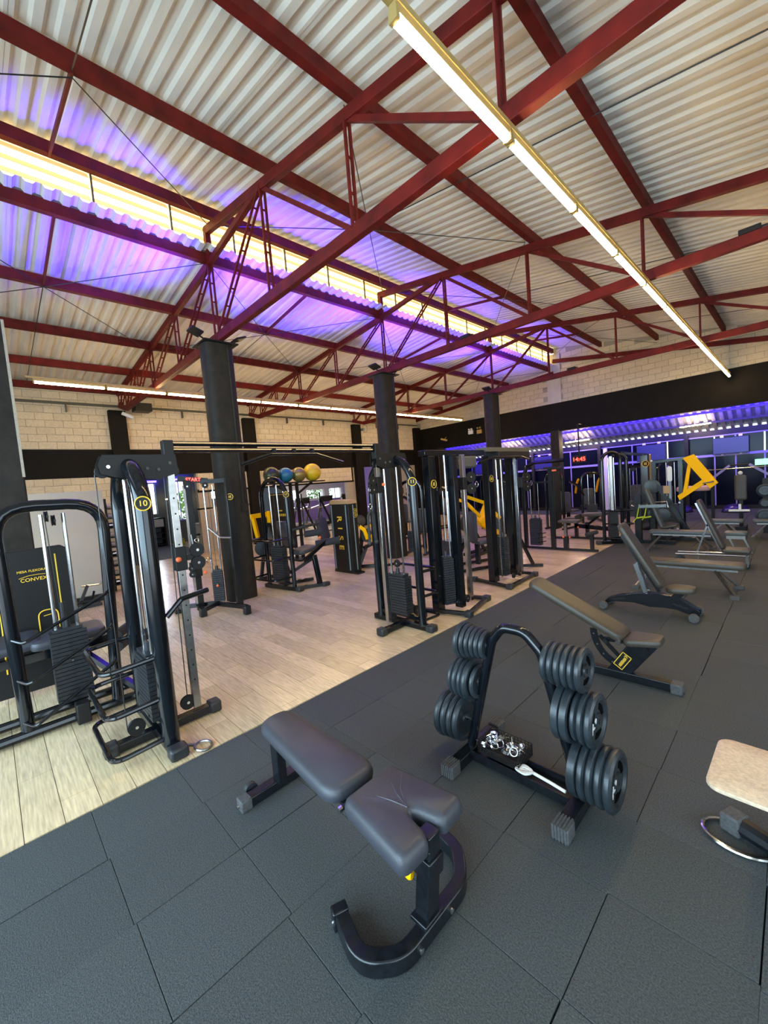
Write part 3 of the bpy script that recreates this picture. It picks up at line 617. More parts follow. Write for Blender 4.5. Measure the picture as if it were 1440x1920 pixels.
# ---- bench with the notched seat
t = thing('weight_bench', 'black padded bench with notched seat and curved front foot, nearest on the mats', 'bench', (-1.75, 1.15, 0))
p = part('back_pad', cushion(B(), [(-2.43, 1.08), (-1.54, 1.00), (-1.52, 1.31), (-2.42, 1.31)], .375, .075, .026, .11, .006), 'vinyl', t)
part('seam', B().tube(fillet([V(q) for q in [(-2.425, 1.085, .392), (-1.545, 1.005, .392), (-1.525, 1.305, .392), (-2.415, 1.305, .392)]], .11, 5, True), .003, closed=True, seg=5), 'matte_black', p)
seat = [(-1.47, 1.01), (-1.04, .955), (-1.035, 1.11), (-1.075, 1.135), (-1.215, 1.165), (-1.075, 1.20), (-1.04, 1.225), (-1.05, 1.385), (-1.47, 1.33)]
p = part('seat_pad', cushion(B(), seat, .395, .085, .028, .05, .004), 'vinyl', t)
for a in (.2, -.15, .45): part('crease', B().tube([(-1.20, 1.165, .482), (-1.28-.02*a, 1.165+.12*a, .4835), (-1.36, 1.165+.3*a, .480)], .0045, .02, 6), 'vinyl', p)
part('spine', B().beam((-2.34, 1.16, .345), (-1.1, 1.16, .345), .06, .06), 'worn_black_paint', t, bev=.006)
part('rear_post', B().beam((-2.34, 1.16, .05), (-2.34, 1.16, .375), .06, .08, up=(1, 0, 0)), 'worn_black_paint', t, bev=.006)
part('rear_foot', B().beam((-2.36, .93, .035), (-2.36, 1.42, .035), .07, .06), 'worn_black_paint', t, bev=.006)
for y in (.925, 1.425): part('end_cap', B().bb(-2.40, -2.32, y-.035, y+.035, 0, .07), 'grey_rubber', t, bev=.008)
part('bolt', B().disc((-2.36, .885, .035), (0, 1, 0), .012, .02, 10), 'chrome', t)
part('wheel', B().disc((-2.43, 1.0, .045), (1, 0, 0), .04, .03), 'rubber_black', t)
part('hinge_plate', B().bb(-1.56, -1.44, 1.06, 1.26, .375, .39).tube([(-1.50, 1.02, .40), (-1.50, 1.30, .40)], .012), 'worn_black_paint', t)
part('hinge_bolt', B().disc((-1.50, 1.02, .40), (0, 1, 0), .016, .02, 10), 'chrome', t)
part('hinge_bolt', B().disc((-1.50, 1.30, .40), (0, 1, 0), .016, .02, 10), 'chrome', t)
part('front_post', B().beam((-1.11, 1.14, .06), (-1.08, 1.155, .40), .07, .075, up=(0, 1, 0)), 'worn_black_paint', t, bev=.006)
part('collar', B().beam((-1.09, 1.15, .27), (-1.082, 1.153, .36), .088, .095, up=(0, 1, 0)), 'worn_black_paint', t, bev=.006)
part('top_block', B().bb(-1.115, -1.045, 1.12, 1.19, .37, .455), 'worn_black_paint', t, bev=.006)
part('adjustment_knob', B().lathe([(0, 0), (.02, 0), (.024, .012), (.018, .03), (0, .034)], (-1.145, 1.11, .25), (-1, -.3, 0), 14), 'yellow_paint', t)
foot = fillet([V(q) for q in [(-1.40, .905, .04), (-1.20, .845, .04), (-1.09, .97, .04), (-1.09, 1.15, .04), (-1.09, 1.36, .04), (-1.19, 1.48, .04), (-1.40, 1.52, .04)]], .15, 8)
part('curved_foot', B().sweep(foot, [(-.028, -.038), (.028, -.038), (.03, .035), (-.03, .035)]), 'worn_black_paint', t, bev=.007)
part('foot_cap', B().box((-1.405, .905, .04), (.05, .07, .085), Matrix.Rotation(-.35, 3, 'Z')), 'worn_black_paint', t, bev=.006)
part('foot_cap', B().bb(-1.44, -1.39, 1.485, 1.555, 0, .085), 'worn_black_paint', t, bev=.006)
for q in ((-1.40, .868, .045), (-1.059, 1.04, .04), (-1.059, 1.24, .04)):
    part('bolt', B().lathe([(0, 0), (.013, .0), (.012, .008), (0, .012)], q, (1, -.1, 0), 10), 'chrome', t)
part('post_bracket', B().bb(-1.15, -1.062, 1.08, 1.20, .07, .09), 'worn_black_paint', t, bev=.004)

# ---- plate tree
t = thing('plate_rack', 'black A-frame weight plate tree standing on two ribbed feet', 'rack', (-1.2, 2.2, 0))
for x0 in (-1.575, -.865):
    part('foot', B().beam((x0, 1.96, .035), (x0, 2.50, .035), .075, .07), 'worn_black_paint', t, bev=.006)
    for y in (1.945, 2.515):
        c = part('foot_cap', B().bb(x0-.045, x0+.045, y-.045, y+.045, 0, .078), 'grey_rubber', t, bev=.006)
        for k in range(5):
            part('rib', B().bb(x0-.036+.016*k, x0-.028+.016*k, y-.05, y+.05, .004, .082), 'grey_rubber', c, smooth=False)
part('cross_tray', B().bb(-1.54, -.90, 2.12, 2.13, .02, .075).bb(-1.54, -.90, 2.27, 2.28, .02, .075).bb(-1.54, -.90, 2.13, 2.27, .02, .028), 'worn_black_paint', t)
part('frame_tube', B().tube([(-1.585, 2.2, .06), (-1.375, 2.2, .84), (-1.30, 2.2, .945), (-1.15, 2.2, .945), (-1.05, 2.2, .84), (-.865, 2.2, .06)], .031, .10, 14), 'black_paint', t)
for z in (.815, .55, .25):
    xl = -1.585+.21*(z-.06)/.78; xr = -.865-.185*(z-.06)/.78; e = {.815: (.24, .205), .55: (.23, .222), .25: (.27, .23)}[z]
    part('peg', B().tube([(xl, 2.2, z), (xl-e[0], 2.2, z+.01)], .0135), 'chrome', t); part('peg', B().tube([(xr, 2.2, z), (xr+e[1], 2.2, z+.01)], .0135), 'chrome', t)
def plate_mesh(r, th, flat):
    b = B(); h = th/2
    if flat: pf = [(.014, -h), (r*.96, -h), (r, -h*.8), (r, h*.8), (r*.96, h), (r*.86, h), (r*.84, h*.5), (r*.3, h*.5), (r*.28, h), (.014, h), (.014, -h)]
    else: pf = [(.014, -h*.9), (r*.28, -h*.9), (r*.3, -h*.35), (r*.70, -h*.35), (r*.76, -h), (r*.90, -h), (r*.985, -h*.5), (r, 0), (r*.985, h*.5), (r*.90, h), (r*.76, h), (r*.70, h*.35), (r*.3, h*.35), (r*.28, h*.9), (.014, h*.9), (.014, -h*.9)]
    return b.lathe(pf, ax=(1, 0, 0), seg=30)
def slots(r, th):
    b = B()
    for k in range(3):
        a0 = k*2*PI/3+.5; pts = []
        for rr, q in ((r*.64, 1), (r*.40, -1)):
            for j in range(6):
                a = a0+(j/5-.5)*1.15*q; pts.append((0, rr*math.cos(a), rr*math.sin(a)))
        b.prism([V(q) for q in pts], th*.45, (1, 0, 0))
    return b
PM = {}
def plates(cx0, z, ytilt, spec, side, where, grp):
    x = cx0
    for i, (r, th, flat) in enumerate(spec):
        key = (r, th, flat)
        if key not in PM: PM[key] = mesh_of('weight_plate', plate_mesh(r, th, flat), 'plate_rubber')
        n = len(spec)
        pos = 'innermost' if i == 0 else ('outermost' if i == n-1 else ('second', 'third', 'fourth', 'fifth')[i-1]+' from the frame')
        o = bpy.data.objects.new('weight_plate', PM[key]); C.objects.link(o); o.location = (x+side*th/2, 2.2, z-.012 if not ytilt else z-.012)
        o.rotation_euler = (2.2 if i == len(spec)-1 else random.uniform(0, 6), 0, 0)
        tagd(o, '%sblack plate, %s, on the %s of the plate tree' % ('flat ' if flat else '', pos, where), 'weight plate', grp)
        if i == n-1 or (r < .11 and False):
            for s_ in (1, -1):
                if s_ != side: continue
                d = part('grip_shade', slots(r, th), 'slot_shade', None); d.parent = o; d.location = (0.0, 0, 0)  # raised black patches paint the shade inside the grip recesses
            if side > 0 and 'top' not in where:
                q = part('white_mark', B().beam((th*.36, .03, .05), (th*.36, .06, .10), .006, .004, up=(1, 0, 0)).beam((th*.36, .065, .05), (th*.36, .03, .10), .006, .004, up=(1, 0, 0)).beam((th*.36, .03, .02), (th*.36, .05, .02), .02, .004, up=(1, 0, 0)), 'white_plastic', None); q.parent = o
        x += side*(th+.003)
R6 = (.118, .034, 0)
plates(-1.02, .815, 0, [R6]*5+[(.122, .036, 0)], 1, 'top right peg', 'plates on the top right peg')
plates(-.955, .55, 0, [(.155, .042, 1), (.155, .042, 1), (.135, .034, 0), (.142, .036, 0), (.145, .040, 0)], 1, 'middle right peg', 'plates on the middle right peg')
plates(-.885, .25, 0, [(.155, .045, 1), (.158, .040, 0), (.158, .040, 0), (.158, .040, 0), (.160, .044, 0)], 1, 'lowest right peg', 'plates on the lowest right peg')
plates(-1.40, .815, 0, [(.092, .03, 0), (.097, .03, 0), (.102, .03, 0), (.108, .03, 0), (.115, .032, 0), (.125, .036, 0)], -1, 'top left peg', 'plates on the top left peg')
plates(-1.475, .55, 0, [(.11, .032, 0), (.142, .04, 0), (.135, .036, 0), (.135, .036, 0), (.13, .034, 0)], -1, 'middle left peg', 'plates on the middle left peg')
plates(-1.60, .25, 0, [(.15, .042, 0), (.155, .042, 0), (.158, .045, 0), (.165, .045, 0)], -1, 'lowest left peg', 'plates on the lowest left peg')
# basket with spring collars
t = thing('wire_basket', 'small black mesh basket full of chrome spring collars on the plate tree base', 'basket', (-1.36, 2.3, .03))
bx0, bx1, by0, by1, bz0, bz1 = -1.50, -1.21, 2.145, 2.33, .078, .155
part('basket_base', B().bb(bx0, bx1, by0, by1, bz0, bz0+.004), 'matte_black', t)
for i, (a, c) in enumerate((((bx0, by0), (bx1, by0)), ((bx0, by1), (bx1, by1)), ((bx0, by0), (bx0, by1)), ((bx1, by0), (bx1, by1)))):
    b = B(); hh = bz1 if i != 0 else bz0+.045
    for k in range(13):
        q = k/12; x = a[0]+(c[0]-a[0])*q; y = a[1]+(c[1]-a[1])*q; b.bb(x-.0018, x+.0018, y-.0018, y+.0018, bz0, hh)
    for k in range(5): z = bz0+(hh-bz0)*k/4; b.beam((a[0], a[1], z), (c[0], c[1], z), .0035, .0035)
    part('mesh_side', b, 'matte_black', t, kind='stuff', smooth=False)
clip = B()
for k in range(3): ring(clip, (0, 0, .006*k-.006), (0, 0, 1), .024, .0035, 14)
clip.tube([(.024, 0, .008), (.058, .012, .01)], .003, seg=5).tube([(.024, 0, -.008), (.056, -.014, -.008)], .003, seg=5)
cm = mesh_of('spring_collar', clip, 'chrome')
for k in range(16):
    o = bpy.data.objects.new('spring_collar', cm); C.objects.link(o)
    o.location = (-1.47+.07*(k % 4)+random.uniform(-.012, .012), 2.185+.034*(k//4)+random.uniform(-.01, .01), .105+random.uniform(0, .035)+.012*(k % 2)); o.rotation_euler = (random.uniform(-1, 1), random.uniform(-1, 1), random.uniform(0, 6))
    tagd(o, 'chrome spring collar lying in the pile inside the wire basket', 'collar', 'spring collars in the basket')
rp = B().tube([(-1.22, 2.15, .085), (-1.13, 2.17, .088), (-1.02, 2.16, .086), (-.93, 2.15, .082)], .009, .03)
for k in range(3): rp.tube(fillet([V((-1.24+.02*k, 2.14, .085)), V((-1.15, 2.11+.01*k, .10)), V((-1.12, 2.17, .095)), V((-1.2, 2.2-.01*k, .09))], .03, 5, True), .007, closed=True, seg=6)
solo('rope', rp, 'rope_white', 'white rope with looped end lying along the base tray of the plate tree', 'rope', (-1.1, 2.15, .08))

# ---- incline bench with yellow label
t = thing('incline_bench', 'worn brown-black incline bench with small yellow framed label, behind the plate tree', 'bench', (-1.2, 3.85, 0))
part('base_beam', B().beam((-1.62, 3.85, .04), (-.72, 3.85, .045), .07, .07), 'worn_black_paint', t, bev=.006)
part('end_cap', B().bb(-.745, -.665, 3.80, 3.90, 0, .085), 'grey_rubber', t, bev=.008)
part('rear_foot', B().beam((-1.62, 3.62, .03), (-1.62, 4.08, .03), .06, .05), 'worn_black_paint', t, bev=.006)
part('post', B().prism([V(q) for q in [(-1.22, 3.85, .07), (-1.03, 3.85, .07), (-.82, 3.85, .36), (-1.03, 3.85, .36)]], .06, (0, 1, 0)), 'worn_black_paint', t, bev=.006)
arc = [V((-1.06-.27*math.cos(a)*1.0, 3.85, .42-.31*math.sin(a))) for a in [i*.16 for i in range(0, 9)]]
part('adjustment_arc', B().sweep(arc, [(-.008, -.028), (.008, -.028), (.008, .028), (-.008, .028)]), 'worn_black_paint', t)
for k in (1, 3, 5, 7): part('arc_hole', B().disc(arc[k]+V((0, -.009, 0)), (0, 1, 0), .008, .003, 8), 'grey_rubber', t)
part('arc_brace', B().beam((-1.28, 3.85, .36), (-1.1, 3.85, .18), .02, .03).beam((-1.24, 3.85, .34), (-.98, 3.85, .36), .03, .04), 'worn_black_paint', t)
ux = V((-.80, 0, .385)).normalized(); nn = V((.385, 0, .80)).normalized()
part('back_pad', B().pad(V((-1.485, 3.85, .565)), ux, nn, .92, .285, .07, .07, .022, W2=.27), 'worn_vinyl', t)
part('pad_frame', B().beam(V((-1.12, 3.85, .37)), V((-1.75, 3.85, .67)), .08, .04), 'worn_black_paint', t)
part('seat_pad', B().pad(V((-.925, 3.85, .365)), (1, 0, .12), (-.12, 0, 1), .28, .27, .06, .06, .02, W2=.22), 'worn_vinyl', t)
part('pivot_bolt', B().disc((-1.085, 3.705, .385), (0, 1, 0), .022, .03, 14), 'chrome', t)
part('seat_bracket', B().beam((-1.0, 3.81, .30), (-.9, 3.81, .34), .02, .05), 'worn_black_paint', t)
part('adjustment_pin', B().disc((-1.22, 3.83, .33), (0, 1, 0), .02, .05, 12), 'matte_black', t)
lx = V((.125, 0, .19)).normalized(); lz = V((-.19, 0, .125)).normalized(); lc = V((-1.09, 3.818, .18))
lb = part('label_plate', B().box(lc, (.15, .004, .085), Matrix((lx, V((0, 1, 0)), lz)).transposed()), 'matte_black', t, 'black label plate with yellow frame')
for s_ in (1, -1):
    part('frame_line', B().box(lc+lz*s_*.039+V((0, -.003, 0)), (.146, .003, .006), Matrix((lx, V((0, 1, 0)), lz)).transposed()), 'yellow_print', lb)
    part('frame_line', B().box(lc+lx*s_*.071+V((0, -.003, 0)), (.006, .003, .082), Matrix((lx, V((0, 1, 0)), lz)).transposed()), 'yellow_print', lb)
for k, (a, hgt) in enumerate(((-.052, .022), (-.038, .026), (-.024, .024), (-.010, .026), (.004, .022), (.018, .025), (.032, .022))): part('letter_stroke', B().beam(lc+lx*a-lz*(.006+hgt/2)+V((0, -.004, 0)), lc+lx*(a+.006)-lz*(.006-hgt/2)+V((0, -.004, 0)), .009, .002, up=(0, 1, 0)), 'yellow_print', lb)
part('emblem', B().beam(lc+lx*.05-lz*.015+V((0, -.004, 0)), lc+lx*.06+lz*.012+V((0, -.004, 0)), .006, .002, up=(0, 1, 0)).beam(lc+lx*.045+lz*.012+V((0, -.004, 0)), lc+lx*.065-lz*.004+V((0, -.004, 0)), .005, .002, up=(0, 1, 0)), 'yellow_print', lb)

# ---- adjustable bench on rollers
t = thing('adjustable_bench', 'adjustable bench with arched dark frame, grey rollers and steep backrest', 'bench', (-1.3, 5.85, 0))
bp = [(-1.85, .07), (-1.80, .13), (-1.66, .185), (-1.46, .235), (-1.25, .26), (-1.06, .245), (-.93, .18), (-.82, .105), (-.82, .05), (-.93, .055), (-1.05, .09), (-1.18, .095), (-1.32, .08), (-1.5, .11), (-1.7, .095)]
for s_, nm in ((-.045, 'a'), (.045, 'b')): part('side_frame', B().prism([V((x, 5.85+s_, z)) for x, z in bp], .02, (0, 1, 0)), 'worn_black_paint', t, bev=.004)
part('top_plate', B().sweep([(-1.80, 5.85, .12), (-1.46, 5.85, .222), (-1.25, 5.85, .248), (-1.06, 5.85, .235), (-.84, 5.85, .10)], [(-.04, -.006), (.04, -.006), (.04, .006), (-.04, .006)]), 'worn_black_paint', t)
for (x0, x1, z0, z1) in ((-1.75, -1.58, .12, .155), (-1.08, -.93, .16, .12)): part('frame_slot', B().beam((x0, 5.793, z0), (x1, 5.793, z1), .004, .022), 'matte_black', t)
for (x, w_) in ((-1.83, .30), (-.86, .34)):
    part('axle', B().tube([(x, 5.85-w_/2, .055), (x, 5.85+w_/2, .055)], .022), 'worn_black_paint', t)
    for s_ in (-1, 1): part('roller', B().lathe([(0, -.03), (.045, -.03), (.052, -.022), (.052, .022), (.045, .03), (0, .03)], (x, 5.85+s_*w_/2, .052), (0, 1, 0), 20), 'grey_rubber', t)
ux = V((-.44, 0, .78)).normalized(); nn = V((.78, 0, .44)).normalized()
part('back_pad', B().pad(V((-1.43, 5.85, .72)), ux, nn, .90, .27, .065, .07, .02), 'worn_vinyl', t)
part('back_bar', B().beam((-1.22, 5.85, .28), (-1.62, 5.85, .98), .05, .04), 'worn_black_paint', t)
part('strut', B().beam((-1.46, 5.80, .62), (-1.36, 5.80, .26), .02, .05), 'chrome', t); part('strut', B().beam((-1.46, 5.90, .62), (-1.36, 5.90, .26), .02, .05), 'chrome', t)
part('seat_pad', B().pad(V((-1.0, 5.85, .30)), (1, 0, .05), (-.05, 0, 1), .30, .27, .07, .10, .022, W2=.25), 'worn_vinyl', t)
part('seat_post', B().beam((-1.08, 5.85, .2), (-1.0, 5.85, .3), .05, .08), 'worn_black_paint', t)

# ---- long flat bench
def flat_bench(label, x0, x1, y, z, w_=.28, m='worn_vinyl', splay=.28, cat='bench'):
    t = thing('flat_bench', label, cat, ((x0+x1)/2, y, 0))
    part('pad', B().pad(V(((x0+x1)/2, y, z-.075)), (1, 0, 0), (0, 0, 1), x1-x0, w_, .075, .06, .02), m, t)
    part('pad_frame', B().beam((x0+.08, y-.09, z-.09), (x1-.08, y-.09, z-.09), .04, .03).beam((x0+.08, y+.09, z-.09), (x1-.08, y+.09, z-.09), .04, .03), 'brushed_steel', t)
    for x, s_ in ((x0+.22, -1), (x1-.32, 1)):
        for q in (-1, 1):
            part('leg', B().beam((x, y+q*.09, z-.1), (x+s_*.22, y+q*splay, .03), .035, .035), 'brushed_steel', t)
        part('foot', B().bb(x+s_*.22-.05, x+s_*.22+.05, y-splay-.06, y-splay+.04, 0, .045).bb(x+s_*.22-.05, x+s_*.22+.05, y+splay-.04, y+splay+.06, 0, .045), 'grey_rubber', t)
    return t
flat_bench('long flat brown bench on diagonal steel legs, right of the roller bench', -1.75, -.50, 7.2, .42)
# ---- steep incline bench farther back
def incline(label, x, y, H=1.15, m='worn_vinyl', wdt=.27, rail='chrome'):
    t = thing('incline_bench', label, 'bench', (x, y, 0))
    part('back_pad', B().pad(V((x-.14, y, .72)), V((-.34, 0, .88)), V((.88, 0, .34)), .92, wdt, .06, .05, .018), m, t)
    part('back_frame', B().beam((x+.02, y, .26), (x-.32, y, 1.1), .03, .03), rail, t)
    part('seat_pad', B().pad(V((x+.22, y, .25)), (1, 0, 0), (0, 0, 1), .38, wdt+.04, .065, .04, .018), m, t)
    for s_ in (-.11, .11): part('rail', B().tube([(x-.62, y+s_, .19), (x+.38, y+s_, .21)], .014), rail, t)
    part('front_leg', B().beam((x+.36, y-.12, .22), (x+.36, y-.12, 0), .03, .03, up=(1, 0, 0)), rail, t); part('front_leg', B().beam((x+.36, y+.12, .22), (x+.36, y+.12, 0), .03, .03, up=(1, 0, 0)), rail, t)
    part('front_foot', B().beam((x+.36, y-.2, .02), (x+.36, y+.2, .02), .04, .04), 'matte_black', t)
    part('rear_strut', B().beam((x-.16, y, .72), (x-.32, y, .2), .03, .025).beam((x-.30, y, .2), (x-.30, y, 0), .02, .02, up=(1, 0, 0)), rail, t)
    part('wheel', B().disc((x-.58, y-.1, .07), (0, 1, 0), .07, .03), 'rubber_black', t); part('wheel', B().disc((x-.58, y+.1, .07), (0, 1, 0), .07, .03), 'rubber_black', t)
    return t
incline('incline bench with tall steep backrest and two chrome rails, behind the long flat bench', -.97, 9.0)
flat_bench('grey topped flat bench with slanted legs, partly behind the steep incline bench', -2.3, -1.15, 10.3, .42, m='grey_vinyl')
t = thing('bench_seat', 'short pale topped bench seat near the right edge behind the steep incline bench', 'bench', (-.85, 10.3, 0))
part('pad', B().pad(V((-.86, 10.3, .35)), (1, 0, 0), (0, 0, 1), .34, .3, .07, .06, .02), 'grey_vinyl', t); part('frame', B().bb(-1.0, -.72, 10.22, 10.38, .28, .35), 'brushed_steel', t)
for x in (-.97, -.75): part('leg', B().beam((x, 10.3, .3), (x+.12, 10.3, 0), .03, .03), 'brushed_steel', t)
flat_bench('dark bench with pale top edge, far back in front of the glass wall', -1.50, -.88, 12.3, .42, m='grey_vinyl', splay=.2)
flat_bench('dark bench at the right edge, farther back beside the column of weight plates', -.74, -.1, 12.3, .42, m='grey_vinyl', splay=.2)

# ---- beech topped stool at the right edge
t = thing('step_stool', 'beech topped platform on a dark blue post, cut by the right edge', 'stool', (-.05, 2.35, 0))
part('top', B().pad(V((.02, 2.345, .435)), (1, -.02, 0), (0, 0, 1), .64, .44, .02, .06, .005), 'beech_top', t)
part('post', B().beam((-.06, 2.42, .04), (-.06, 2.42, .435), .09, .09, up=(1, 0, 0)), 'grey_blue_vinyl' if False else 'rubber_black', t, bev=.01)
part('base_beam', B().tube([(-.27, 2.53, .05), (-.05, 2.44, .05), (.35, 2.3, .05)], .045), 'worn_black_paint', t)
part('end_cap', B().beam((-.28, 2.535, .05), (-.20, 2.503, .05), .095, .095), 'grey_rubber', t, bev=.01)
part('base_ring', B().tube([(-.22+.14*math.cos(a), 2.46+.1*math.sin(a), .015) for a in [i*PI/12 for i in range(24)]], .011, closed=True, seg=8), 'chrome', t)
# ================================================================ MACHINES
def stack(t, c, w_, d, z0, n, pitch=.036, name='weight_plate', gd=(0, 1, 0), mtl='stack_steel'):
    """c=(x,y) centre, w_ along gd direction (guide rod axis), d across"""
    g = V(gd).normalized(); q = V((-g.y, g.x, 0)); R = Matrix((g, q, V((0, 0, 1)))).transposed()
    me = mesh_of(name, B().box((0, 0, 0), (w_, d, pitch-.006), R).box(q*(-d/2-.002), (.022, .006, pitch-.012), R), mtl)
    for k in range(n): inst(name, me, (c[0], c[1], z0+pitch*(k+.5)), t)
    zt = z0+pitch*n
    part('selector_head', B().box((c[0], c[1], zt+.015), (w_*.8, d*.8, .03), R).lathe([(0, 0), (.028, 0), (.024, .07), (0, .07)], (c[0], c[1], zt+.03), seg=12), mtl, t)
    part('selector_pin', B().tube([V((c[0], c[1], z0+pitch*n*.6))-q*(d/2), V((c[0], c[1], z0+pitch*n*.6))-q*(d/2+.05)], .008), 'chrome', t)
    return zt
def rods(t, c, w_, z0, z1, gd=(0, 1, 0), r=.013):
    g = V(gd).normalized()
    for s_ in (-1, 1): p = V((c[0], c[1], 0))+g*s_*w_*.32; part('guide_rod', B().tube([(p.x, p.y, z0), (p.x, p.y, z1)], r), 'chrome', t)
    part('cable', B().tube([(c[0], c[1], z0+.6), (c[0], c[1], z1)], .004, seg=5), 'cable', t)
def pulley(t, c, ax, r=.055):
    ax = V(ax).normalized()
    p = part('pulley', B().lathe([(0, -.013), (r, -.013), (r*.86, 0), (r, .013), (0, .013)], c, ax, 22), 'matte_black', t)
    part('pulley_bolt', B().disc(V(c)+ax*.002, ax, .012, .034, 10), 'chrome', p)
def sticker(t, c, n, txt, r=.05, m='yellow_print'):
    n = V(n).normalized(); c = V(c); x = V((0, 0, 1)).cross(n).normalized()
    d = part('number_disc', B().disc(c, n, r, .004, 24), 'matte_black', t)
    part('disc_ring', ring(B(), c+n*.003, n, r, r*.09), m, d)
    if not txt:
        for a, s_ in ((-.25, .5), (.2, .55)): part('digit_stroke', B().beam(c+n*.004+x*r*a-V((0, 0, r*s_*.8)), c+n*.004+x*r*(a+.08)+V((0, 0, r*s_*.8)), .003, r*.22, up=tuple(x)), m, d)
        return
    text('number', txt, m, d, c+n*.0035, x, (0, 0, 1), r*1.15, .001)
def handle_ring(b, c): return ring(b, c, (1, .3, 0), .035, .005, 14)
def arch_tower(t, p0, p1, H, out, r=.05, n=14, num=None, z_l=(.11, .42, .74), loops=True, stk=True, pit=.036):
    p0, p1 = V((*p0, 0)), V((*p1, 0)); u = (p1-p0).normalized(); W = (p1-p0).length; o = V((*out, 0)); R_ = W/2
    pts = [p0+V((0, 0, .05))]+[p0+u*(R_-R_*math.cos(a))+V((0, 0, H-r-R_*.95+R_*.95*math.sin(a))) for a in [i*PI/12 for i in range(13)]]+[p1+V((0, 0, .05))]
    part('arch_frame', B().tube(pts, r, seg=16), 'black_paint', t)
    part('base_foot', B().beam(p0-u*.12+V((0, 0, .04)), p1+u*.12+V((0, 0, .04)), .09, .075), 'black_paint', t, bev=.01)
    c = part('foot_cap', B().box(p0-u*.14+V((0, 0, .045)), (.11, .13, .09), Matrix((u, V((-u.y, u.x, 0)), V((0, 0, 1)))).transposed()), 'rubber_black', t, bev=.02)
    if loops:
        for z in z_l:
            a, b = p0+V((0, 0, z)), p1+V((0, 0, z))
            part('storage_loop', B().tube([a, a+o*.38-V((0, 0, .02)), b+o*.38-V((0, 0, .02)), b], .019, .10), 'black_paint', t)
    c = (p0+p1)/2
    if stk:
        zt = stack(t, (c.x, c.y), W*.46, .13, .16, n, pitch=pit, gd=tuple(u)); rods(t, (c.x, c.y), W*.46, .12, H-.17, gd=tuple(u)); pulley(t, (c.x, c.y, zt+.16), (o.x, o.y, 0), .05)
        part('stack_rail', B().beam(p0+V((0, 0, .14)), p1+V((0, 0, .14)), .05, .04), 'black_paint', t)
    if num: n_ = V((-p0.x, -p0.y, 0)).normalized(); sticker(t, p0+n_*(r+.002)+V((0, 0, H*.835)), n_, num)
# ---- the big crossover
t = thing('cable_crossover', 'large black cable crossover: arched towers numbered 10 and 11 joined by a high beam', 'exercise machine', (-3.7, 2.3, 0))
for (yu, s_, num) in ((.82, 1, '10'), (3.80, -1, '11')):
    arch_tower(t, (-3.36, yu), (-4.11, yu), 2.26, (0, -s_), num=num, r=.06 if s_ > 0 else .052)
    part('cross_foot', B().beam((-3.66, yu-s_*.32, .045), (-3.66, yu+s_*.42, .045), .08, .07), 'black_paint', t, bev=.008)
    for q in (-.34, .44): part('foot_cap', B().bb(-3.72, -3.60, yu+s_*q-.05, yu+s_*q+.05, 0, .10), 'rubber_black', t, bev=.02)
    yc = yu+s_*.30
    pst = part('chrome_post', B().bb(-3.69, -3.64, yc-.03, yc+.03, .10, 2.13), 'brushed_steel' if s_ > 0 else 'chrome', t, bev=.004)
    for k in range(13): part('pin_hole', B().disc((-3.638, yc, .35+.13*k), (1, 0, 0), .007, .003, 8), 'matte_black', pst)
    for x in (-3.72, -3.61):
        part('top_plate', B().prism([V((x, yu+s_*a, z)) for a, z in ((-.20, 2.20), (-.17, 2.27), (.34, 2.27), (.35, 2.12), (.20, 2.07), (-.10, 2.10), (-.19, 2.13))], .008, (1, 0, 0)), 'matte_black', t)
    for a, z in ((-.14, 2.18), (.12, 2.16), (.2, 2.15), (.29, 2.2)): part('plate_bolt', B().disc((-3.602, yu+s_*a, z), (1, 0, 0), .013, .012, 10), 'chrome' if a < -.1 else 'grey_rubber', t)
    pulley(t, (-3.66, yu-s_*.17, 2.15), (1, 0, 0), .05); pulley(t, (-3.66, yc+s_*.02, 2.14), (1, 0, 0), .05)
    pulley(t, (-3.60, yu-s_*.17, .17), (1, 0, 0), .062); pulley(t, (-3.66, yc+s_*-.07, .17), (1, 0, 0), .06); pulley(t, (-3.66, yu-s_*.02, .19), (1, 0, 0), .05)
    part('cable', B().tube([(-3.66, yu-s_*.22, 2.13), (-3.60, yu-s_*.23, .18)], .004, seg=5), 'cable', t)
    part('cable', B().tube([(-3.66, yc-s_*.05, 2.13), (-3.66, yc-s_*.07, .2)], .004, seg=5), 'cable', t)
    zc = 1.40 if s_ > 0 else 1.88
    part('carriage', B().bb(-3.71, -3.62, yc-.045, yc+.045, zc-.10, zc+.10), 'matte_black', t, bev=.006)
    for dz in (-.055, .055): pulley(t, (-3.62, yc+s_*.13, zc+dz), (1, 0, 0), .058)
    part('carriage_arm', B().beam((-3.66, yc, zc), (-3.64, yc+s_*.16, zc), .03, .05), 'matte_black', t)
    part('carabiner', ring(B(), (-3.60, yc+s_*.21, zc-.05), (1, .4, 0), .022, .004, 14), 'chrome', t)
    part('pull_knob', B().sphere((-3.60, yc-s_*.03, zc+.0), .022, 10), 'orange_plastic', t)
part('grip_arm', B().tube([(-3.34, .88, 1.02), (-3.34, 1.0, 1.13), (-3.40, 1.22, 1.14)], .021, .03), 'black_paint', t)
for dz in (0, .055): part('high_beam', B().tube([(-3.66, 1.12, 2.31+dz), (-3.66, 3.50, 2.31+dz)], .022), 'black_paint', t)
for y in (1.12, 3.50): part('beam_bracket', B().bb(-3.70, -3.62, y-.04, y+.04, 2.2, 2.39), 'matte_black', t, bev=.006)
part('pull_up_bar', B().tube([(-3.60, 1.72, 2.17), (-3.60, 2.03, 2.265), (-3.60, 2.57, 2.265), (-3.60, 2.92, 2.17)], .017, .06), 'black_paint', t)
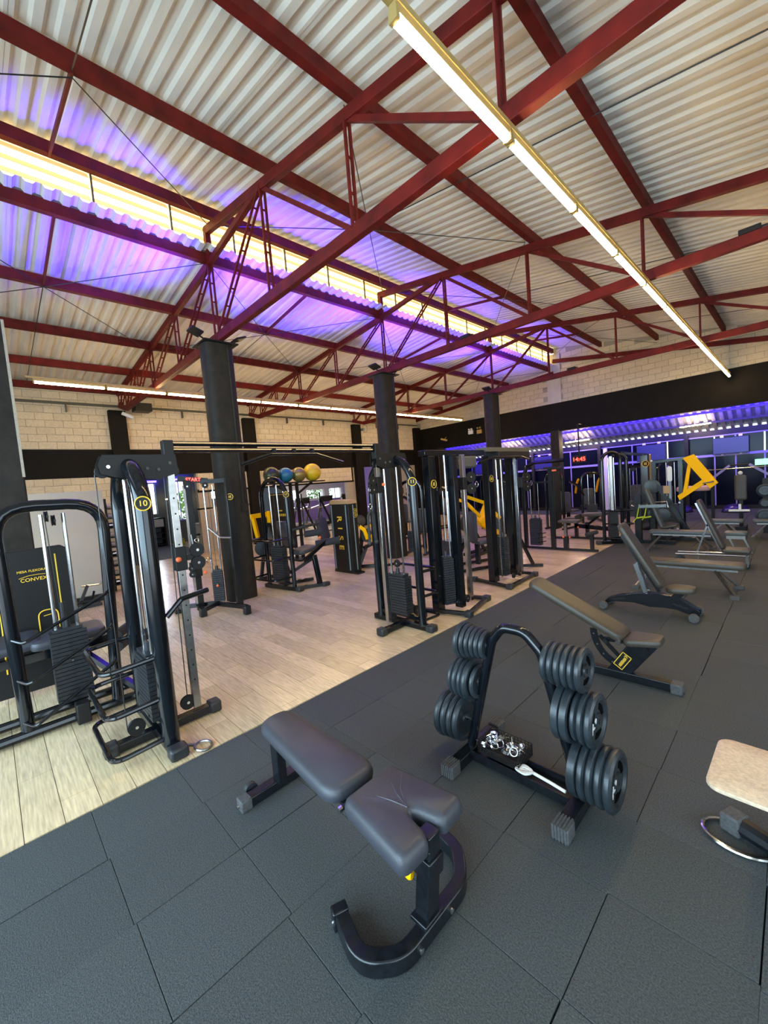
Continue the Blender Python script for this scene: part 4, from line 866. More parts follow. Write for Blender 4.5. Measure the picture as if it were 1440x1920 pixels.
for y in (2.08, 2.31, 2.53): part('bar_hanger', B().bb(-3.65, -3.60, y-.012, y+.012, 2.26, 2.32), 'matte_black', t)
solo('hand_ring', ring(B(), (-3.18, .985, .020), (.1, .1, 1), .06, .010, 24).tube([(-3.23, .95, .022), (-3.27, .90, .03)], .013), 'brushed_steel', 'worn metal ring handle lying on the planks beside the front foot of tower 10', 'handle', (-3.18, .985, .012))
def rope_attach(x, y, z, label, m='rope_black'):
    t = thing('rope_attachment', label, 'rope', (x, y, z)); part('loop', ring(B(), (x, y, z-.03), (1, 0, 0), .028, .006, 14), 'chrome', t)
    for s_ in (-1, 1):
        part('strand', B().tube([(x, y, z-.06), (x, y+s_*.045, z-.14), (x, y+s_*.055, z-.44)], .016), m, t); part('stopper', B().sphere((x, y+s_*.055, z-.46), .026, 10), 'rubber_black', t)
rope_attach(-3.58, 3.26, 1.66, 'black twisted rope hanging from the carriage of tower 11')

# ---- leg curl machine at the far left
t = thing('leg_curl_machine', 'black leg curl machine with rounded tube frame and wide plate stack, far left', 'exercise machine', (-4.7, .4, 0))
X = -4.52
part('arch_frame', B().tube([(X, .06, .05), (X-.02, .02, 1.95), (X-.02, .77, 1.93), (X, .70, .05)], .048, .26, 16), 'black_paint', t)
for x_, z_ in ((X+.02, .05), (X-.28, .06)): part('base_rail', B().tube([(x_, -.4, z_), (x_, 1.02, z_)], .04), 'black_paint', t)
part('rail_cap', B().bb(X-.32, X-.24, .98, 1.08, .02, .1), 'rubber_black', t, bev=.015)
for k, (za, zb) in enumerate(((.86, 1.10), (.52, .78), (.16, .46))):
    part('storage_loop', B().tube([(X+.03, .04, za), (X+.14, .10, za-.02), (X+.10, .70, zb), (X, .74, zb+.02)], .015, .05), 'black_paint', t)
zt = stack(t, (-4.72, .415), .27, .14, .14, 18, pitch=.036)
for y in (.335, .495): part('guide_rod', B().tube([(-4.72, y, .12), (-4.72, y, 1.86)], .016), 'chrome', t)
pulley(t, (-4.68, .37, 1.84), (0, 1, 0), .05); pulley(t, (-4.72, .42, 1.80), (0, 1, 0), .05)
part('belt', B().bb(-4.735, -4.705, .393, .401, .95, 1.5), 'yellow_print', t); part('cable', B().tube([(-4.72, .385, .9), (-4.7, .36, 1.84)], .004, seg=5), 'cable', t)
part('shaft', B().tube([(-4.72, .40, zt), (-4.72, .40, 1.05)], .022), 'stack_steel', t)
part('floor_bracket', B().bb(-4.47, -4.36, .37, .47, .02, .2), 'matte_black', t, bev=.01)
for (x0, y0, x1, y1, z) in ((-5.4, -.3, -5.0, .25, .62), (-5.3, .15, -4.95, .75, .60)):
    part('pad', B().pad(((x0+x1)/2, (y0+y1)/2, z), (0, 1, .0), (.1, 0, 1), y1-y0, x1-x0, .09, .08, .03), 'vinyl', t)
part('pad_frame', B().beam((-5.15, -.4, .5), (-5.15, .8, .5), .06, .08), 'black_paint', t); part('pad_leg', B().beam((-5.15, .5, .5), (-4.6, .9, .05), .05, .05), 'black_paint', t)
for z in (.62, .5): part('roller', B().tube([(-4.7, .78, z), (-4.95, .95, z)], .05), 'foam', t)
t = thing('machine_shroud', 'black shroud panel with gold lettering standing behind the leg curl frame', 'panel', (-5.6, .3, 0))
part('panel', B().prism([V((-5.55, y, z)) for y, z in ((-.15, .05), (.56, .05), (.60, 1.46), (.52, 1.52), (-.12, 1.50), (-.15, 1.4))], .05, (1, 0, 0)), 'matte_black', t, bev=.01)
text('title', 'MESA FLEXORA', 'yellow_print', t, (-5.522, .265, 1.29), (0, 1, 0), (0, 0, 1), .032, .001)
text('maker_name', 'CONVEX', 'yellow_print', t, (-5.522, .275, 1.20), (0, 1, 0), (0, 0, 1), .05, .001)
part('name_arc', B().tube([(-5.52, .16, 1.225), (-5.52, .23, 1.243), (-5.52, .31, 1.246), (-5.52, .37, 1.24)], .003, .05, 6), 'yellow_print', t)
part('emblem_outline', B().tube([(-5.52, .27, .62), (-5.52, .27, .86), (-5.52, .43, .86), (-5.52, .43, .62)], .006, .07, 6), 'yellow_print', t)
part('emblem_line', B().tube([(-5.52, .31, .80), (-5.52, .39, .81)], .004, seg=6), 'yellow_print', t)
part('gold_edge', B().tube([(-5.52, -.02, .3), (-5.52, .0, 1.4)], .007, seg=6), 'yellow_print', t)

# ---- pulley machine with red lettering
t = thing('pulley_machine', 'narrow black pulley machine with red START lettering, left of the lone column', 'exercise machine', (-6.85, 2.6, 0))
A, Bp = (-6.95, 2.36), (-6.66, 2.90)
for nm, (x, y), m in (('post', A, 'worn_black_paint'), ('post', Bp, 'worn_black_paint')): part(nm, B().bb(x-.04, x+.04, y-.05, y+.05, .05, 2.2), m, t, bev=.006)
part('steel_strip', B().bb(A[0]+.03, A[0]+.05, A[1]-.085, A[1]-.05, .15, 2.12), 'chrome', t)
part('side_plate', B().bb(Bp[0]-.05, Bp[0]-.035, Bp[1]+.05, Bp[1]+.16, .1, 2.2), 'matte_black', t)
part('top_beam', B().beam((A[0]-.1, A[1]-.1, 2.24), (A[0]+.1, A[1]+.30, 2.17), .05, .09), 'matte_black', t); part('top_beam', B().beam((A[0]+.05, A[1]+.2, 2.16), (Bp[0], Bp[1], 2.16), .06, .07), 'matte_black', t)
text('lettering', 'START', 'red_led', t, (A[0]+.04, A[1]+.09, 2.205), (.2, .4, -.06), (.02, .02, 1), .075, .001)
c = (-6.88, 2.66); zt = stack(t, c, .17, .12, .14, 14, gd=(.47, .88, 0)); rods(t, c, .22, .12, 2.1, gd=(.47, .88, 0))
for p, q in (((-7.31, 2.11), (-6.85, 2.62)), ((-6.70, 2.30), (-6.85, 2.62)), ((-6.85, 2.62), (-6.15, 2.78))): part('base_leg', B().beam((*p, .1), (*q, .12), .06, .07), 'worn_black_paint', t, bev=.006)
for p in ((-7.31, 2.11), (-6.70, 2.30), (-6.15, 2.78)): part('foot', B().bb(p[0]-.05, p[0]+.05, p[1]-.05, p[1]+.05, 0, .14), 'worn_black_paint', t, bev=.01)
pulley(t, (A[0]+.06, A[1]-.02, 2.1), (1, -.3, 0), .05); pulley(t, (A[0]+.12, A[1]+.24, 2.1), (1, -.3, 0), .05)
part('carriage', B().bb(A[0]-.06, A[0]+.07, A[1]-.09, A[1]+.07, .62, .86), 'matte_black', t, bev=.01); pulley(t, (A[0]+.09, A[1]-.1, .78), (1, -.3, 0), .05); pulley(t, (A[0]+.09, A[1]-.1, .68), (1, -.3, 0), .05)
part('pull_knob', B().sphere((A[0]+.12, A[1]+.09, .68), .028, 10), 'orange_plastic', t); part('selector_knob', B().sphere((c[0]+.09, c[1]-.05, .42), .022, 10), 'orange_plastic', t)
part('hook_arm', B().tube([(A[0]+.1, A[1]+.22, 1.40), (A[0]+.2, A[1]+.36, 1.22), (Bp[0], Bp[1]-.04, 1.20)], .016, .05), 'chrome', t)
part('hanging_strap', B().tube([(A[0]+.07, A[1]-.05, 1.32), (A[0]+.09, A[1]-.02, .9)], .014), 'brushed_steel', t); part('carabiner', ring(B(), (A[0]+.1, A[1]+.02, 1.22), (1, -.3, 0), .03, .006, 14), 'chrome', t)
sticker(t, (Bp[0]+.045, Bp[1], 1.88), (1, -.42, 0), '', .05)

# ---- leg extension 17
t = thing('leg_extension', 'black leg extension machine numbered 17 with arched frame and foam rollers, right of lone column', 'exercise machine', (-7, 4.1, 0))
arch_tower(t, (-6.72, 4.02), (-7.45, 3.90), 2.20, (0, -1), r=.042, n=15, num='17', z_l=(.28, .66, 1.02), pit=.045)
part('base_rail', B().beam((-6.75, 4.02, .04), (-6.50, 4.50, .04), .07, .06), 'black_paint', t); part('base_rail', B().beam((-7.3, 4.0, .04), (-7.1, 4.7, .04), .07, .06), 'black_paint', t)
part('foot_cap', B().box((-6.47, 4.56, .04), (.1, .16, .08)), 'rubber_black', t, bev=.02)
part('leg_post', B().beam((-6.52, 4.46, .05), (-6.58, 4.42, .62), .07, .09, up=(0, 1, 0)), 'black_paint', t, bev=.006)
part('side_beam', B().beam((-6.75, 4.02, .36), (-6.55, 4.44, .60), .05, .05), 'black_paint', t)
part('seat', B().pad((-6.95, 4.45, .66), (0, 1, .15), (0, -.15, 1), .45, .42, .09, .08, .03), 'vinyl', t); part('backrest', B().pad((-7.1, 4.12, 1.05), (0, -.3, 1), (0, 1, .3), .55, .40, .08, .08, .03), 'vinyl', t)
part('arm_rest', B().tube([(-6.68, 4.05, 1.16), (-6.62, 4.35, 1.20), (-6.60, 4.62, 1.22)], .025), 'foam', t)
part('roller', B().tube([(-6.75, 4.60, .80), (-6.45, 4.98, .84)], .072, seg=16), 'foam', t); part('roller', B().tube([(-6.7, 4.35, 1.04), (-6.52, 4.60, 1.06)], .065, seg=16), 'foam', t)
part('lever_arm', B().beam((-6.6, 4.2, .55), (-6.6, 4.75, .85), .05, .07), 'black_paint', t); part('pull_knob', B().sphere((-6.52, 4.55, .95), .028, 10), 'orange_plastic', t)
part('shroud', B().bb(-7.75, -7.1, 4.25, 4.33, .75, 1.88), 'matte_black', t, bev=.01); 
part('shroud_edge', B().tube([(-7.13, 4.24, .8), (-7.13, 4.24, 1.84), (-7.7, 4.24, 1.84)], .005, seg=6), 'yellow_print', t); [part('letter_stroke', B().bb(-7.42+.07*k, -7.38+.07*k, 4.243, 4.248, 1.40, 1.45), 'yellow_print', t) for k in range(4)]; part('gold_bar', B().bb(-7.42, -7.30, 4.243, 4.248, 1.50, 1.525), 'yellow_print', t)
# ---- RISE tower
t = thing('stack_tower', 'tall dark boxed tower reading RISE in gold down its side', 'exercise machine', (-7.0, 5.6, 0))
part('housing', B().bb(-7.36, -6.72, 5.48, 5.72, .03, 1.52), 'matte_black', t, bev=.012)
part('top_cap', B().prism([V((x, 5.6, z)) for x, z in ((-7.38, 1.52), (-6.70, 1.52), (-6.74, 1.60), (-7.30, 1.62))], .27, (0, 1, 0)), 'gold_plastic', t, bev=.01)
for x in (-7.30, -6.80): part('edge_trim', B().bb(x-.012, x+.012, 5.465, 5.48, .08, 1.5), 'grey_blue_vinyl', t)
part('edge_trim', B().bb(-6.72, -6.71, 5.60, 5.62, .08, 1.5), 'grey_blue_vinyl', t)
for k, ch in enumerate('RISE'): text('letter', ch, 'yellow_print', t, (-7.05, 5.474, 1.20-.21*k), (0, 0, -1), (1, 0, 0), .22, .002)
sticker(t, (-6.717, 5.66, 1.36), (1, 0, 0), '', .045); sticker(t, (-6.717, 5.66, 1.26), (1, 0, 0), '', .045)
part('base', B().bb(-7.4, -6.6, 5.5, 5.7, 0, .04), 'worn_black_paint', t)
part('backrest', B().pad((-7.55, 5.4, 1.0), (-.3, 0, 1), (-1, 0, -.3), .5, .28, .08, .06, .02), 'vinyl', t)
# ---- plate loaded machines with yellow arms
def yellow_machine(label, x, y, pts, legs, discs, seat=None):
    t = thing('plate_loaded_machine', label, 'exercise machine', (x, y, 0))
    for k, (p, r) in enumerate(pts): part('lever_arm', B().rect([V(q) for q in p], r, r*1.3, .08), 'yellow_paint', t, bev=.006, label='yellow lever arm')
    for p, q in legs: part('frame_bar', B().beam(p, q, .06, .07), 'worn_black_paint', t, bev=.005)
    for c, ax, r in discs: part('loaded_disc', B().lathe([(0, -.02), (r*.3, -.02), (r*.35, -.008), (r*.8, -.008), (r*.85, -.022), (r, -.015), (r, .015), (r*.85, .022), (0, .02)], c, ax, 24), 'plate_rubber', t)
    if seat: part('seat_pad', B().pad(seat, (0, 1, .1), (0, -.1, 1), .4, .3, .08, .08, .025), 'vinyl', t)
    return t
yellow_machine('yellow and black press with white faced disc, half hidden behind the lone column', -8.2, 4.3,
    [([(-8.1, 3.95, 1.42), (-8.1, 4.75, 1.45)], .07), ([(-8.1, 4.0, 1.42), (-8.2, 4.12, .95)], .07), ([(-8.0, 4.35, 1.5), (-8.0, 4.35, 1.25)], .1)],
    [((-8.2, 4.05, .04), (-8.2, 4.9, .04)), ((-8.2, 4.1, .04), (-8.15, 4.35, 1.35)), ((-8.2, 4.8, .04), (-8.15, 4.35, 1.3)), ((-8.2, 4.0, .9), (-8.2, 4.4, .5))], [((-8.05, 4.12, .72), (1, -.4, 0), .16), ((-8.15, 4.25, .72), (1, -.4, 0), .17)], (-8.5, 4.5, .5))
yellow_machine('black machine with short yellow curved arms beside the gold lettered tower', -6.8, 6.1,
    [([(-6.75, 5.78, 1.00), (-6.7, 5.86, .92), (-6.68, 5.92, .70)], .06), ([(-6.7, 5.98, .97), (-6.7, 6.42, 1.04)], .045), ([(-6.65, 6.05, .70), (-6.65, 6.40, .80)], .12)],
    [((-7.15, 5.85, .05), (-6.6, 6.3, .05)), ((-6.9, 5.78, .05), (-6.8, 6.0, .55)), ((-6.7, 6.2, .05), (-6.75, 6.38, .45)), ((-6.8, 5.9, .5), (-6.8, 6.5, .62)), ((-7.1, 6.0, .05), (-7.1, 6.2, 1.1))], [((-6.72, 5.95, .78), (1, 0, 0), .15), ((-7.0, 6.05, 1.1), (1, 0, .3), .13)], (-7.2, 6.3, .6))
yellow_machine('leg press with two long yellow arms seen between the middle cable towers', -5.6, 8.8,
    [([(-5.45, 8.95, 1.13), (-5.45, 8.72, .85), (-5.45, 8.30, .86) if False else (-5.45, 8.52, .76), (-5.45, 9.05, .50), (-5.45, 9.35, .40)], .09), ([(-5.75, 9.35, 1.13), (-5.75, 9.1, .85), (-5.75, 8.95, .76), (-5.75, 9.3, .55), (-5.75, 9.65, .42)], .09), ([(-5.6, 8.5, .74), (-5.6, 8.2, .62)], .12)],
    [((-5.6, 8.0, .05), (-5.6, 9.5, .05)), ((-5.3, 7.7, .04), (-5.35, 8.65, .04)), ((-5.4, 8.6, .05), (-5.55, 8.3, .75)), ((-5.6, 7.8, .05), (-5.6, 8.5, .9)), ((-5.5, 9.3, .35), (-5.5, 9.5, .03)), ((-5.6, 8.2, .35), (-5.6, 9.5, .30))], [((-5.8, 8.4, .75), (1, 0, 0), .2)], (-5.6, 8.0, .4))

# ---- second pair of cable towers
def post_tower(t, cs, A, W, Cp, c, zt, num, n=20, gd=(.4, 1, 0)):
    for i in range(4):
        p, q = cs[i], cs[(i+1) % 4]
        if i < 3: part('base_rail', B().beam((*p, .04), (*q, .04), .06, .05), 'worn_black_paint', t, bev=.005)
        part('foot_cap', B().bb(p[0]-.05, p[0]+.05, p[1]-.05, p[1]+.05, 0, .085), 'rubber_black', t, bev=.012)
    for (x, y), w_ in zip(A, W): part('post', B().bb(x-.06, x+.06, y-w_/2, y+w_/2, .04, zt), 'black_paint', t, bev=.006)
    part('chrome_post', B().bb(Cp[0]-.03, Cp[0]+.03, Cp[1]-.035, Cp[1]+.035, .07, zt), 'chrome', t, bev=.004)
    stack(t, c, .17, .14, .1, n, pitch=.033, gd=gd); rods(t, c, .26, .08, zt, gd=gd)
    pulley(t, (Cp[0]+.05, Cp[1]-.16, .14), (1, 0, 0), .055); pulley(t, (Cp[0]+.02, Cp[1]-.32, .12), (1, 0, 0), .045)
    sticker(t, (A[0][0]+.065, A[0][1], 1.83), (1, -.5, 0) if False else (1, 0, 0), num, .055)
t = thing('cable_crossover', 'second black cable crossover with square posts, farther right than tower 11', 'exercise machine', (-3.6, 5.8, 0))
post_tower(t, [(-4.02, 4.3), (-3.14, 4.5), (-3.32, 5.25), (-3.95, 5.1)], [(-3.60, 4.44), (-3.42, 4.72)], (.14, .10), (-3.42, 4.98), (-3.54, 4.60), 2.22, '')
post_tower(t, [(-4.12, 6.15), (-3.33, 5.98), (-3.36, 6.95), (-4.3, 7.15)], [(-3.72, 6.16), (-3.66, 6.78)], (.16, .10), (-3.50, 6.72), (-3.68, 6.45), 2.22, '', gd=(0, 1, 0))
for (y, z, s_) in ((5.13, 1.80, 1), (6.90, 1.72, 1)):
    part('carriage', B().bb(-3.50, -3.38, y-.2, y-.1, z-.09, z+.09), 'matte_black', t, bev=.008)
    for dz in (-.085, .085): pulley(t, (-3.40, y+.02, z+dz), (1, -.4, 0), .08)
    part('carabiner', ring(B(), (-3.38, y+.14, z-.03), (1, 0, 0), .04, .006, 14), 'chrome', t)
part('top_beam', B().bb(-3.66, -3.54, 4.30, 5.80, 2.22, 2.30), 'black_paint', t, bev=.006); part('top_beam', B().bb(-3.70, -3.50, 5.80, 7.30, 2.27, 2.34), 'gold_plastic' if False else 'conduit', t, bev=.006)  # far half of the beam coloured lighter for the light falling on it
part('pulley_housing', B().bb(-3.55, -3.40, 5.0, 5.35, 2.02, 2.20), 'grey_rubber', t, bev=.03); part('top_housing', B().bb(-3.75, -3.45, 6.1, 7.2, 2.16, 2.27), 'matte_black', t, bev=.01)
part('pull_up_bar', B().tube([(-3.40, 5.42, 2.09), (-3.40, 5.85, 2.17), (-3.40, 6.75, 2.17), (-3.40, 7.05, 2.12)], .02, .05), 'black_paint', t)
part('a_frame_leg', B().beam((-3.75, 7.0, .9), (-3.66, 7.55, .05), .05, .05), 'worn_black_paint', t); part('a_frame_foot', B().beam((-3.95, 7.5, .035), (-3.55, 7.72, .035), .05, .05), 'worn_black_paint', t)

# ---- lat pulldown and low machines beyond
t = thing('lat_machine', 'black lat machine with narrow seat, plate stack and long floor rail, beyond the second crossover', 'exercise machine', (-4, 9.5, 0))
Y = 9.5
part('floor_rail', B().beam((-4.85, Y, .035), (-3.1, Y, .035), .06, .05), 'worn_black_paint', t, bev=.005)
part('upright', B().bb(-4.13, -4.03, Y-.04, Y+.04, .05, 1.92), 'worn_black_paint', t, bev=.005); part('side_panel', B().bb(-4.01, -3.99, Y-.06, Y+.3, .5, 1.85), 'matte_black', t)
part('rear_upright', B().bb(-4.80, -4.72, Y-.04, Y+.04, .05, 1.68), 'worn_black_paint', t, bev=.005)
part('top_arm', B().tube([(-4.78, Y, 1.66), (-4.66, Y, 2.02), (-4.45, Y, 2.10), (-3.75, Y, 2.10)], .045, .12), 'black_paint', t); part('rod_bar', B().beam((-4.75, Y, 1.62), (-4.1, Y, 1.62), .05, .04), 'worn_black_paint', t)
stack(t, (-4.50, Y), .26, .14, .1, 17, pitch=.037, gd=(1, 0, 0)); rods(t, (-4.5, Y), .3, .1, 1.62, gd=(1, 0, 0))
part('cap', B().bb(-4.2, -3.85, Y-.1, Y+.1, 1.92, 1.97), 'matte_black', t); part('lamp_dot', B().bb(-4.0, -3.9, Y-.1, Y-.09, 1.86, 1.90), 'orange_plastic', t)
part('seat_pad', B().pad((-3.70, Y, .66), (1, 0, 0), (0, 0, 1), .46, .26, .06, .05, .02), 'worn_vinyl', t); part('seat_post', B().bb(-3.82, -3.76, Y-.03, Y+.03, .3, .66), 'chrome', t); part('seat_sleeve', B().bb(-3.84, -3.74, Y-.04, Y+.04, .05, .34), 'worn_black_paint', t)
part('cross_arm', B().beam((-4.06, Y, .30), (-3.78, Y, .30), .04, .05), 'worn_black_paint', t)
for x in (-3.83, -3.68): part('pull_knob', B().sphere((x, Y-.06, .33), .022, 10), 'orange_plastic', t)
part('foot_post', B().bb(-3.26, -3.19, Y-.035, Y+.035, .05, .40), 'worn_black_paint', t); part('foot_roller', B().tube([(-3.3, Y-.12, .40), (-3.15, Y+.12, .44)], .045), 'foam', t)
for k in range(3): part('hook_arm', B().beam((-4.42, Y-.1, .18+.1*k), (-4.22, Y-.1, .22+.1*k), .02, .02), 'worn_black_paint', t)
t = thing('low_row_bench', 'low black leg machine with padded table and twin rollers, left of the arched tower', 'exercise machine', (-3.8, 11.2, 0)); Y = 11.2
part('floor_rail', B().beam((-4.35, Y, .035), (-3.3, Y, .035), .06, .05), 'worn_black_paint', t)
for x in (-4.18, -3.90): part('leg', B().bb(x-.04, x+.04, Y-.04, Y+.04, .05, .45), 'worn_black_paint', t)
part('table_pad', B().pad((-3.72, Y, .62), (1, 0, .02), (0, 0, 1), .55, .34, .08, .06, .02), 'worn_vinyl', t); part('table_beam', B().beam((-4.2, Y, .36), (-3.3, Y, .28), .08, .1), 'black_paint', t); part('table_leg', B().beam((-4.0, Y, .3), (-3.6, Y, .62), .05, .06), 'black_paint', t)
for y in (-.16, .1): part('roller', B().tube([(-4.1, Y+y, .60), (-4.1, Y+y+.14, .60)], .06), 'foam', t)
part('seat', B().pad((-4.25, Y, .52), (1, 0, 0), (0, 0, 1), .4, .3, .06, .05, .02), 'worn_vinyl', t); part('pull_knob', B().sphere((-4.1, Y-.1, .33), .025, 10), 'orange_plastic', t)

# ---- fluted chrome-lit tower and its partner
t = thing('cable_crossover', 'third cable crossover with polished arched tower at the edge of the mats', 'exercise machine', (-3.1, 11.8, 0))
arch_tower(t, (-3.30, 10.58), (-2.98, 10.86), 2.24, (.8, .0), r=.04, n=18, z_l=(.16, .50, .82))
arch_tower(t, (-3.22, 10.95), (-2.93, 11.15), 2.18, (.6, .4), r=.04, n=10, loops=False, stk=False)
part('chrome_post', B().bb(-3.14, -3.08, 10.60, 10.66, .8, 2.1), 'chrome', t)
part('high_beam', B().beam((-3.05, 11.1, 2.17), (-3.0, 13.4, 2.10), .06, .07), 'black_paint', t); part('rear_tower', B().bb(-3.1, -2.9, 13.1, 13.5, .0, 2.12), 'black_paint', t, bev=.02)
for q in (-.06, .05): part('tower_trim', B().tube([(-2.895, 13.3+q, .8), (-2.895, 13.3+q, 2.1)], .012), 'gold_plastic', t)
sticker(t, (-2.88, 12.7, 1.86), (.6, -1, 0), '', .08)
for k, (x, y) in enumerate(((-2.68, 10.9), (-2.55, 11.0))):
    t = thing('resistance_band', '%s lime band hooked on the arched tower at the mat edge' % ('left', 'right')[k], 'band', (x, y, .7))
    part('strap', B().tube([(x-.12, y, .45), (x, y, .62), (x+.06, y, .92)], .012, .04), 'lime', t); part('grip', B().tube([(x+.0, y, .60), (x+.14, y, .63)], .018), 'lime', t)
# ---- preacher/smith bench
t = thing('press_station', 'dark press station with steep grey pad and pale horizontal arm', 'exercise machine', (-2.5, 11.45, 0)); Y = 11.0
part('upright', B().bb(-2.74, -2.60, Y-.06, Y+.02, 0, 1.14), 'worn_black_paint', t, bev=.006); part('rear_upright', B().bb(-2.48, -2.38, Y+.2, Y+.3, 0, .8), 'matte_black', t)
part('back_pad', B().pad((-2.34, Y, .74), V((-.34, 0, 1)), V((1, 0, .34)), 1.12, .24, .06, .05, .018), 'grey_vinyl', t)
part('pale_arm', B().beam((-2.62, Y-.16, .88), (-2.08, Y-.16, .89), .05, .07), 'grey_blue_vinyl', t, bev=.006, label='pale grey blue horizontal arm'); part('arm_bar', B().tube([(-2.3, Y-.1, .97), (-2.08, Y-.1, .98), (-2.06, Y-.1, .85)], .014), 'chrome', t)
part('base_beam', B().beam((-2.75, Y-.05, .04), (-1.95, Y-.05, .04), .08, .07), 'worn_black_paint', t); part('seat', B().pad((-2.05, Y, .38), (1, 0, .25), (-.25, 0, 1), .34, .28, .06, .05, .02), 'worn_vinyl', t)
part('seat_block', B().prism([V((x, Y, z)) for x, z in ((-2.2, .36), (-2.0, .4), (-1.98, .2), (-2.12, .06))], .08, (0, 1, 0)), 'matte_black', t); part('bolt', B().disc((-2.05, Y-.06, .33), (0, 1, 0), .025, .02, 10), 'white_plastic', t)
part('spring_arm', B().tube([(-2.70, Y+.1, 1.02), (-2.86, Y+.1, .88), (-2.70, Y+.1, .86)], .016, .03), 'chrome', t)
# ---- lever machine with yellow triangular arm
t = thing('lever_machine', 'large black lever machine with bright yellow triangular arm', 'exercise machine', (-2, 11.6, 0)); Y = 11.6
part('top_bar', B().beam((-2.48, Y, 1.88), (-1.62, Y, 1.93), .07, .06), 'worn_black_paint', t); part('rear_post', B().bb(-2.50, -2.42, Y-.04, Y+.04, .05, 1.9), 'worn_black_paint', t)
part('mast', B().bb(-1.98, -1.90, Y+.02, Y+.1, .05, 1.9), 'worn_black_paint', t)
part('slanted_beam', B().beam((-2.46, Y-.05, 1.45), (-1.76, Y-.05, .15), .07, .09, up=(0, 1, 0)), 'worn_black_paint', t); part('slanted_beam', B().beam((-2.15, Y-.1, 1.0), (-1.86, Y-.1, .3), .06, .06, up=(0, 1, 0)), 'worn_black_paint', t)
tri = [(-1.86, 1.93), (-1.68, 1.98), (-1.28, 1.30), (-1.44, 1.18), (-1.52, 1.27)]
part('yellow_arm', B().beam((-1.80, Y-.1, 1.96), (-1.34, Y-.1, 1.26), .05, .10, up=(0, 1, 0)) if False else B().prism([V((x, Y-.1, z)) for x, z in ((-1.86, 1.92), (-1.66, 1.99), (-1.24, 1.32), (-1.38, 1.20))], .10, (0, 1, 0)), 'yellow_paint', t, bev=.006, label='bright yellow arm')
part('yellow_arm', B().prism([V((x, Y-.1, z)) for x, z in ((-1.76, 1.84), (-1.70, 1.80), (-1.80, 1.15), (-1.88, 1.10))], .07, (0, 1, 0)), 'yellow_paint', t, bev=.006, label='bright yellow arm')
part('yellow_arm', B().prism([V((x, Y-.1, z)) for x, z in ((-1.98, 1.06), (-1.94, .95), (-1.46, 1.32), (-1.50, 1.42))], .08, (0, 1, 0)), 'yellow_paint', t, bev=.006, label='bright yellow arm')
part('grip', B().tube([(-1.50, Y-.2, 1.33), (-1.30, Y-.2, 1.36)], .018), 'chrome', t)
part('upright_sign', B().pad((-2.12, Y-.12, 1.58), (0, 0, 1), (0, -1, 0), .36, .10, .02, .045, .005), 'white_plastic', t)
text('sign_lettering', 'Panatta', 'grey_rubber', t, (-2.12, Y-.143, 1.58), (0, 0, -1), (1, 0, 0), .07, .001) if False else None
part('sign_post', B().beam((-2.12, Y-.1, .9), (-2.12, Y-.1, 1.42), .03, .05, up=(1, 0, 0)), 'grey_blue_vinyl', t)
for z, x0, x1 in ((.42, -2.2, -1.30), (.30, -2.35, -1.25)): part('base_beam', B().beam((x0, Y-.2, z-.22), (x1, Y-.2, z-.24), .06, .06), 'worn_black_paint', t)
part('base_cross', B().bb(-2.5, -1.5, Y-.05, Y+.05, 0, .08), 'worn_black_paint', t)
for c in ((-2.48, Y-.1, 1.30), (-2.42, Y-.1, .62), (-2.30, Y-.1, .60)): part('loaded_disc', B().lathe([(0, -.02), (.05, -.02), (.06, -.008), (.13, -.008), (.14, -.022), (.17, -.015), (.17, .015), (.14, .022), (0, .02)], c, (.3, -1, 0), 24), 'plate_rubber', t)
part('gold_block', B().bb(-2.26, -2.12, Y-.12, Y, 1.12, 1.30), 'gold_plastic', t, bev=.01)
for x, z in ((-2.48, 1.92), (-1.95, .9), (-2.43, .75), (-1.72, .2), (-2.0, .28), (-1.62, 1.93)): part('bolt', B().disc((x, Y-.09, z), (0, 1, 0), .022, .02, 10), 'white_plastic', t)
# ---- shoulder press seat
t = thing('shoulder_press', 'upright dark padded seat with white T-shaped foot rest near the right edge', 'exercise machine', (-1.05, 13.5, 0)); Y = 13.5
part('back_pad', B().pad((-1.02, Y, 1.08), (0, 0, 1), (0, -1, 0), .64, .24, .06, .05, .02), 'worn_vinyl', t); part('head_cap', B().sphere((-1.02, Y-.03, 1.44), .05, 12), 'white_plastic', t)
part('seat_post', B().beam((-1.02, Y, .1), (-1.02, Y, .8), .08, .08, up=(1, 0, 0)), 'matte_black', t); part('foot_rest_bar', B().bb(-1.24, -.84, Y-.25, Y-.2, .50, .55), 'white_plastic', t); part('foot_rest_post', B().bb(-1.05, -1.0, Y-.24, Y-.2, .55, .68), 'white_plastic', t)
part('base', B().bb(-1.12, -.92, Y-.3, Y+.3, 0, .12), 'matte_black', t); part('side_rail', B().tube([(-1.02, Y-.22, .1), (-1.02, Y-.22, .5)], .02), 'matte_black', t)
# ---- barbell rack and plate column at right edge
t = thing('squat_rack', 'dark barbell rack with lavender slanted arms before the glass wall', 'rack', (-1.2, 15, 0)); Y = 15.0
for x in (-1.75, -.55): part('upright', B().beam((x, Y, 0), (x, Y, 1.3), .07, .07, up=(1, 0, 0)), 'matte_black', t)
part('slanted_arm', B().beam((-1.75, Y, 1.28), (-1.36, Y, 1.62), .05, .06), 'blue_frame', t); part('slanted_arm', B().beam((-.95, Y, 1.62), (-.55, Y, 1.30), .05, .06), 'blue_frame', t)
part('top_bar', B().tube([(-1.36, Y, 1.62), (-.95, Y, 1.62)], .02), 'matte_black', t)
solo('barbell', B().tube([(-1.95, Y-.12, 1.52), (-.2, Y-.12, 1.54)], .014).tube([(-1.95, Y-.12, 1.52), (-1.75, Y-.12, 1.522)], .025), 'chrome', 'chrome barbell resting across the dark rack near the right edge', 'barbell', (-1.2, Y-.12, 1.5))
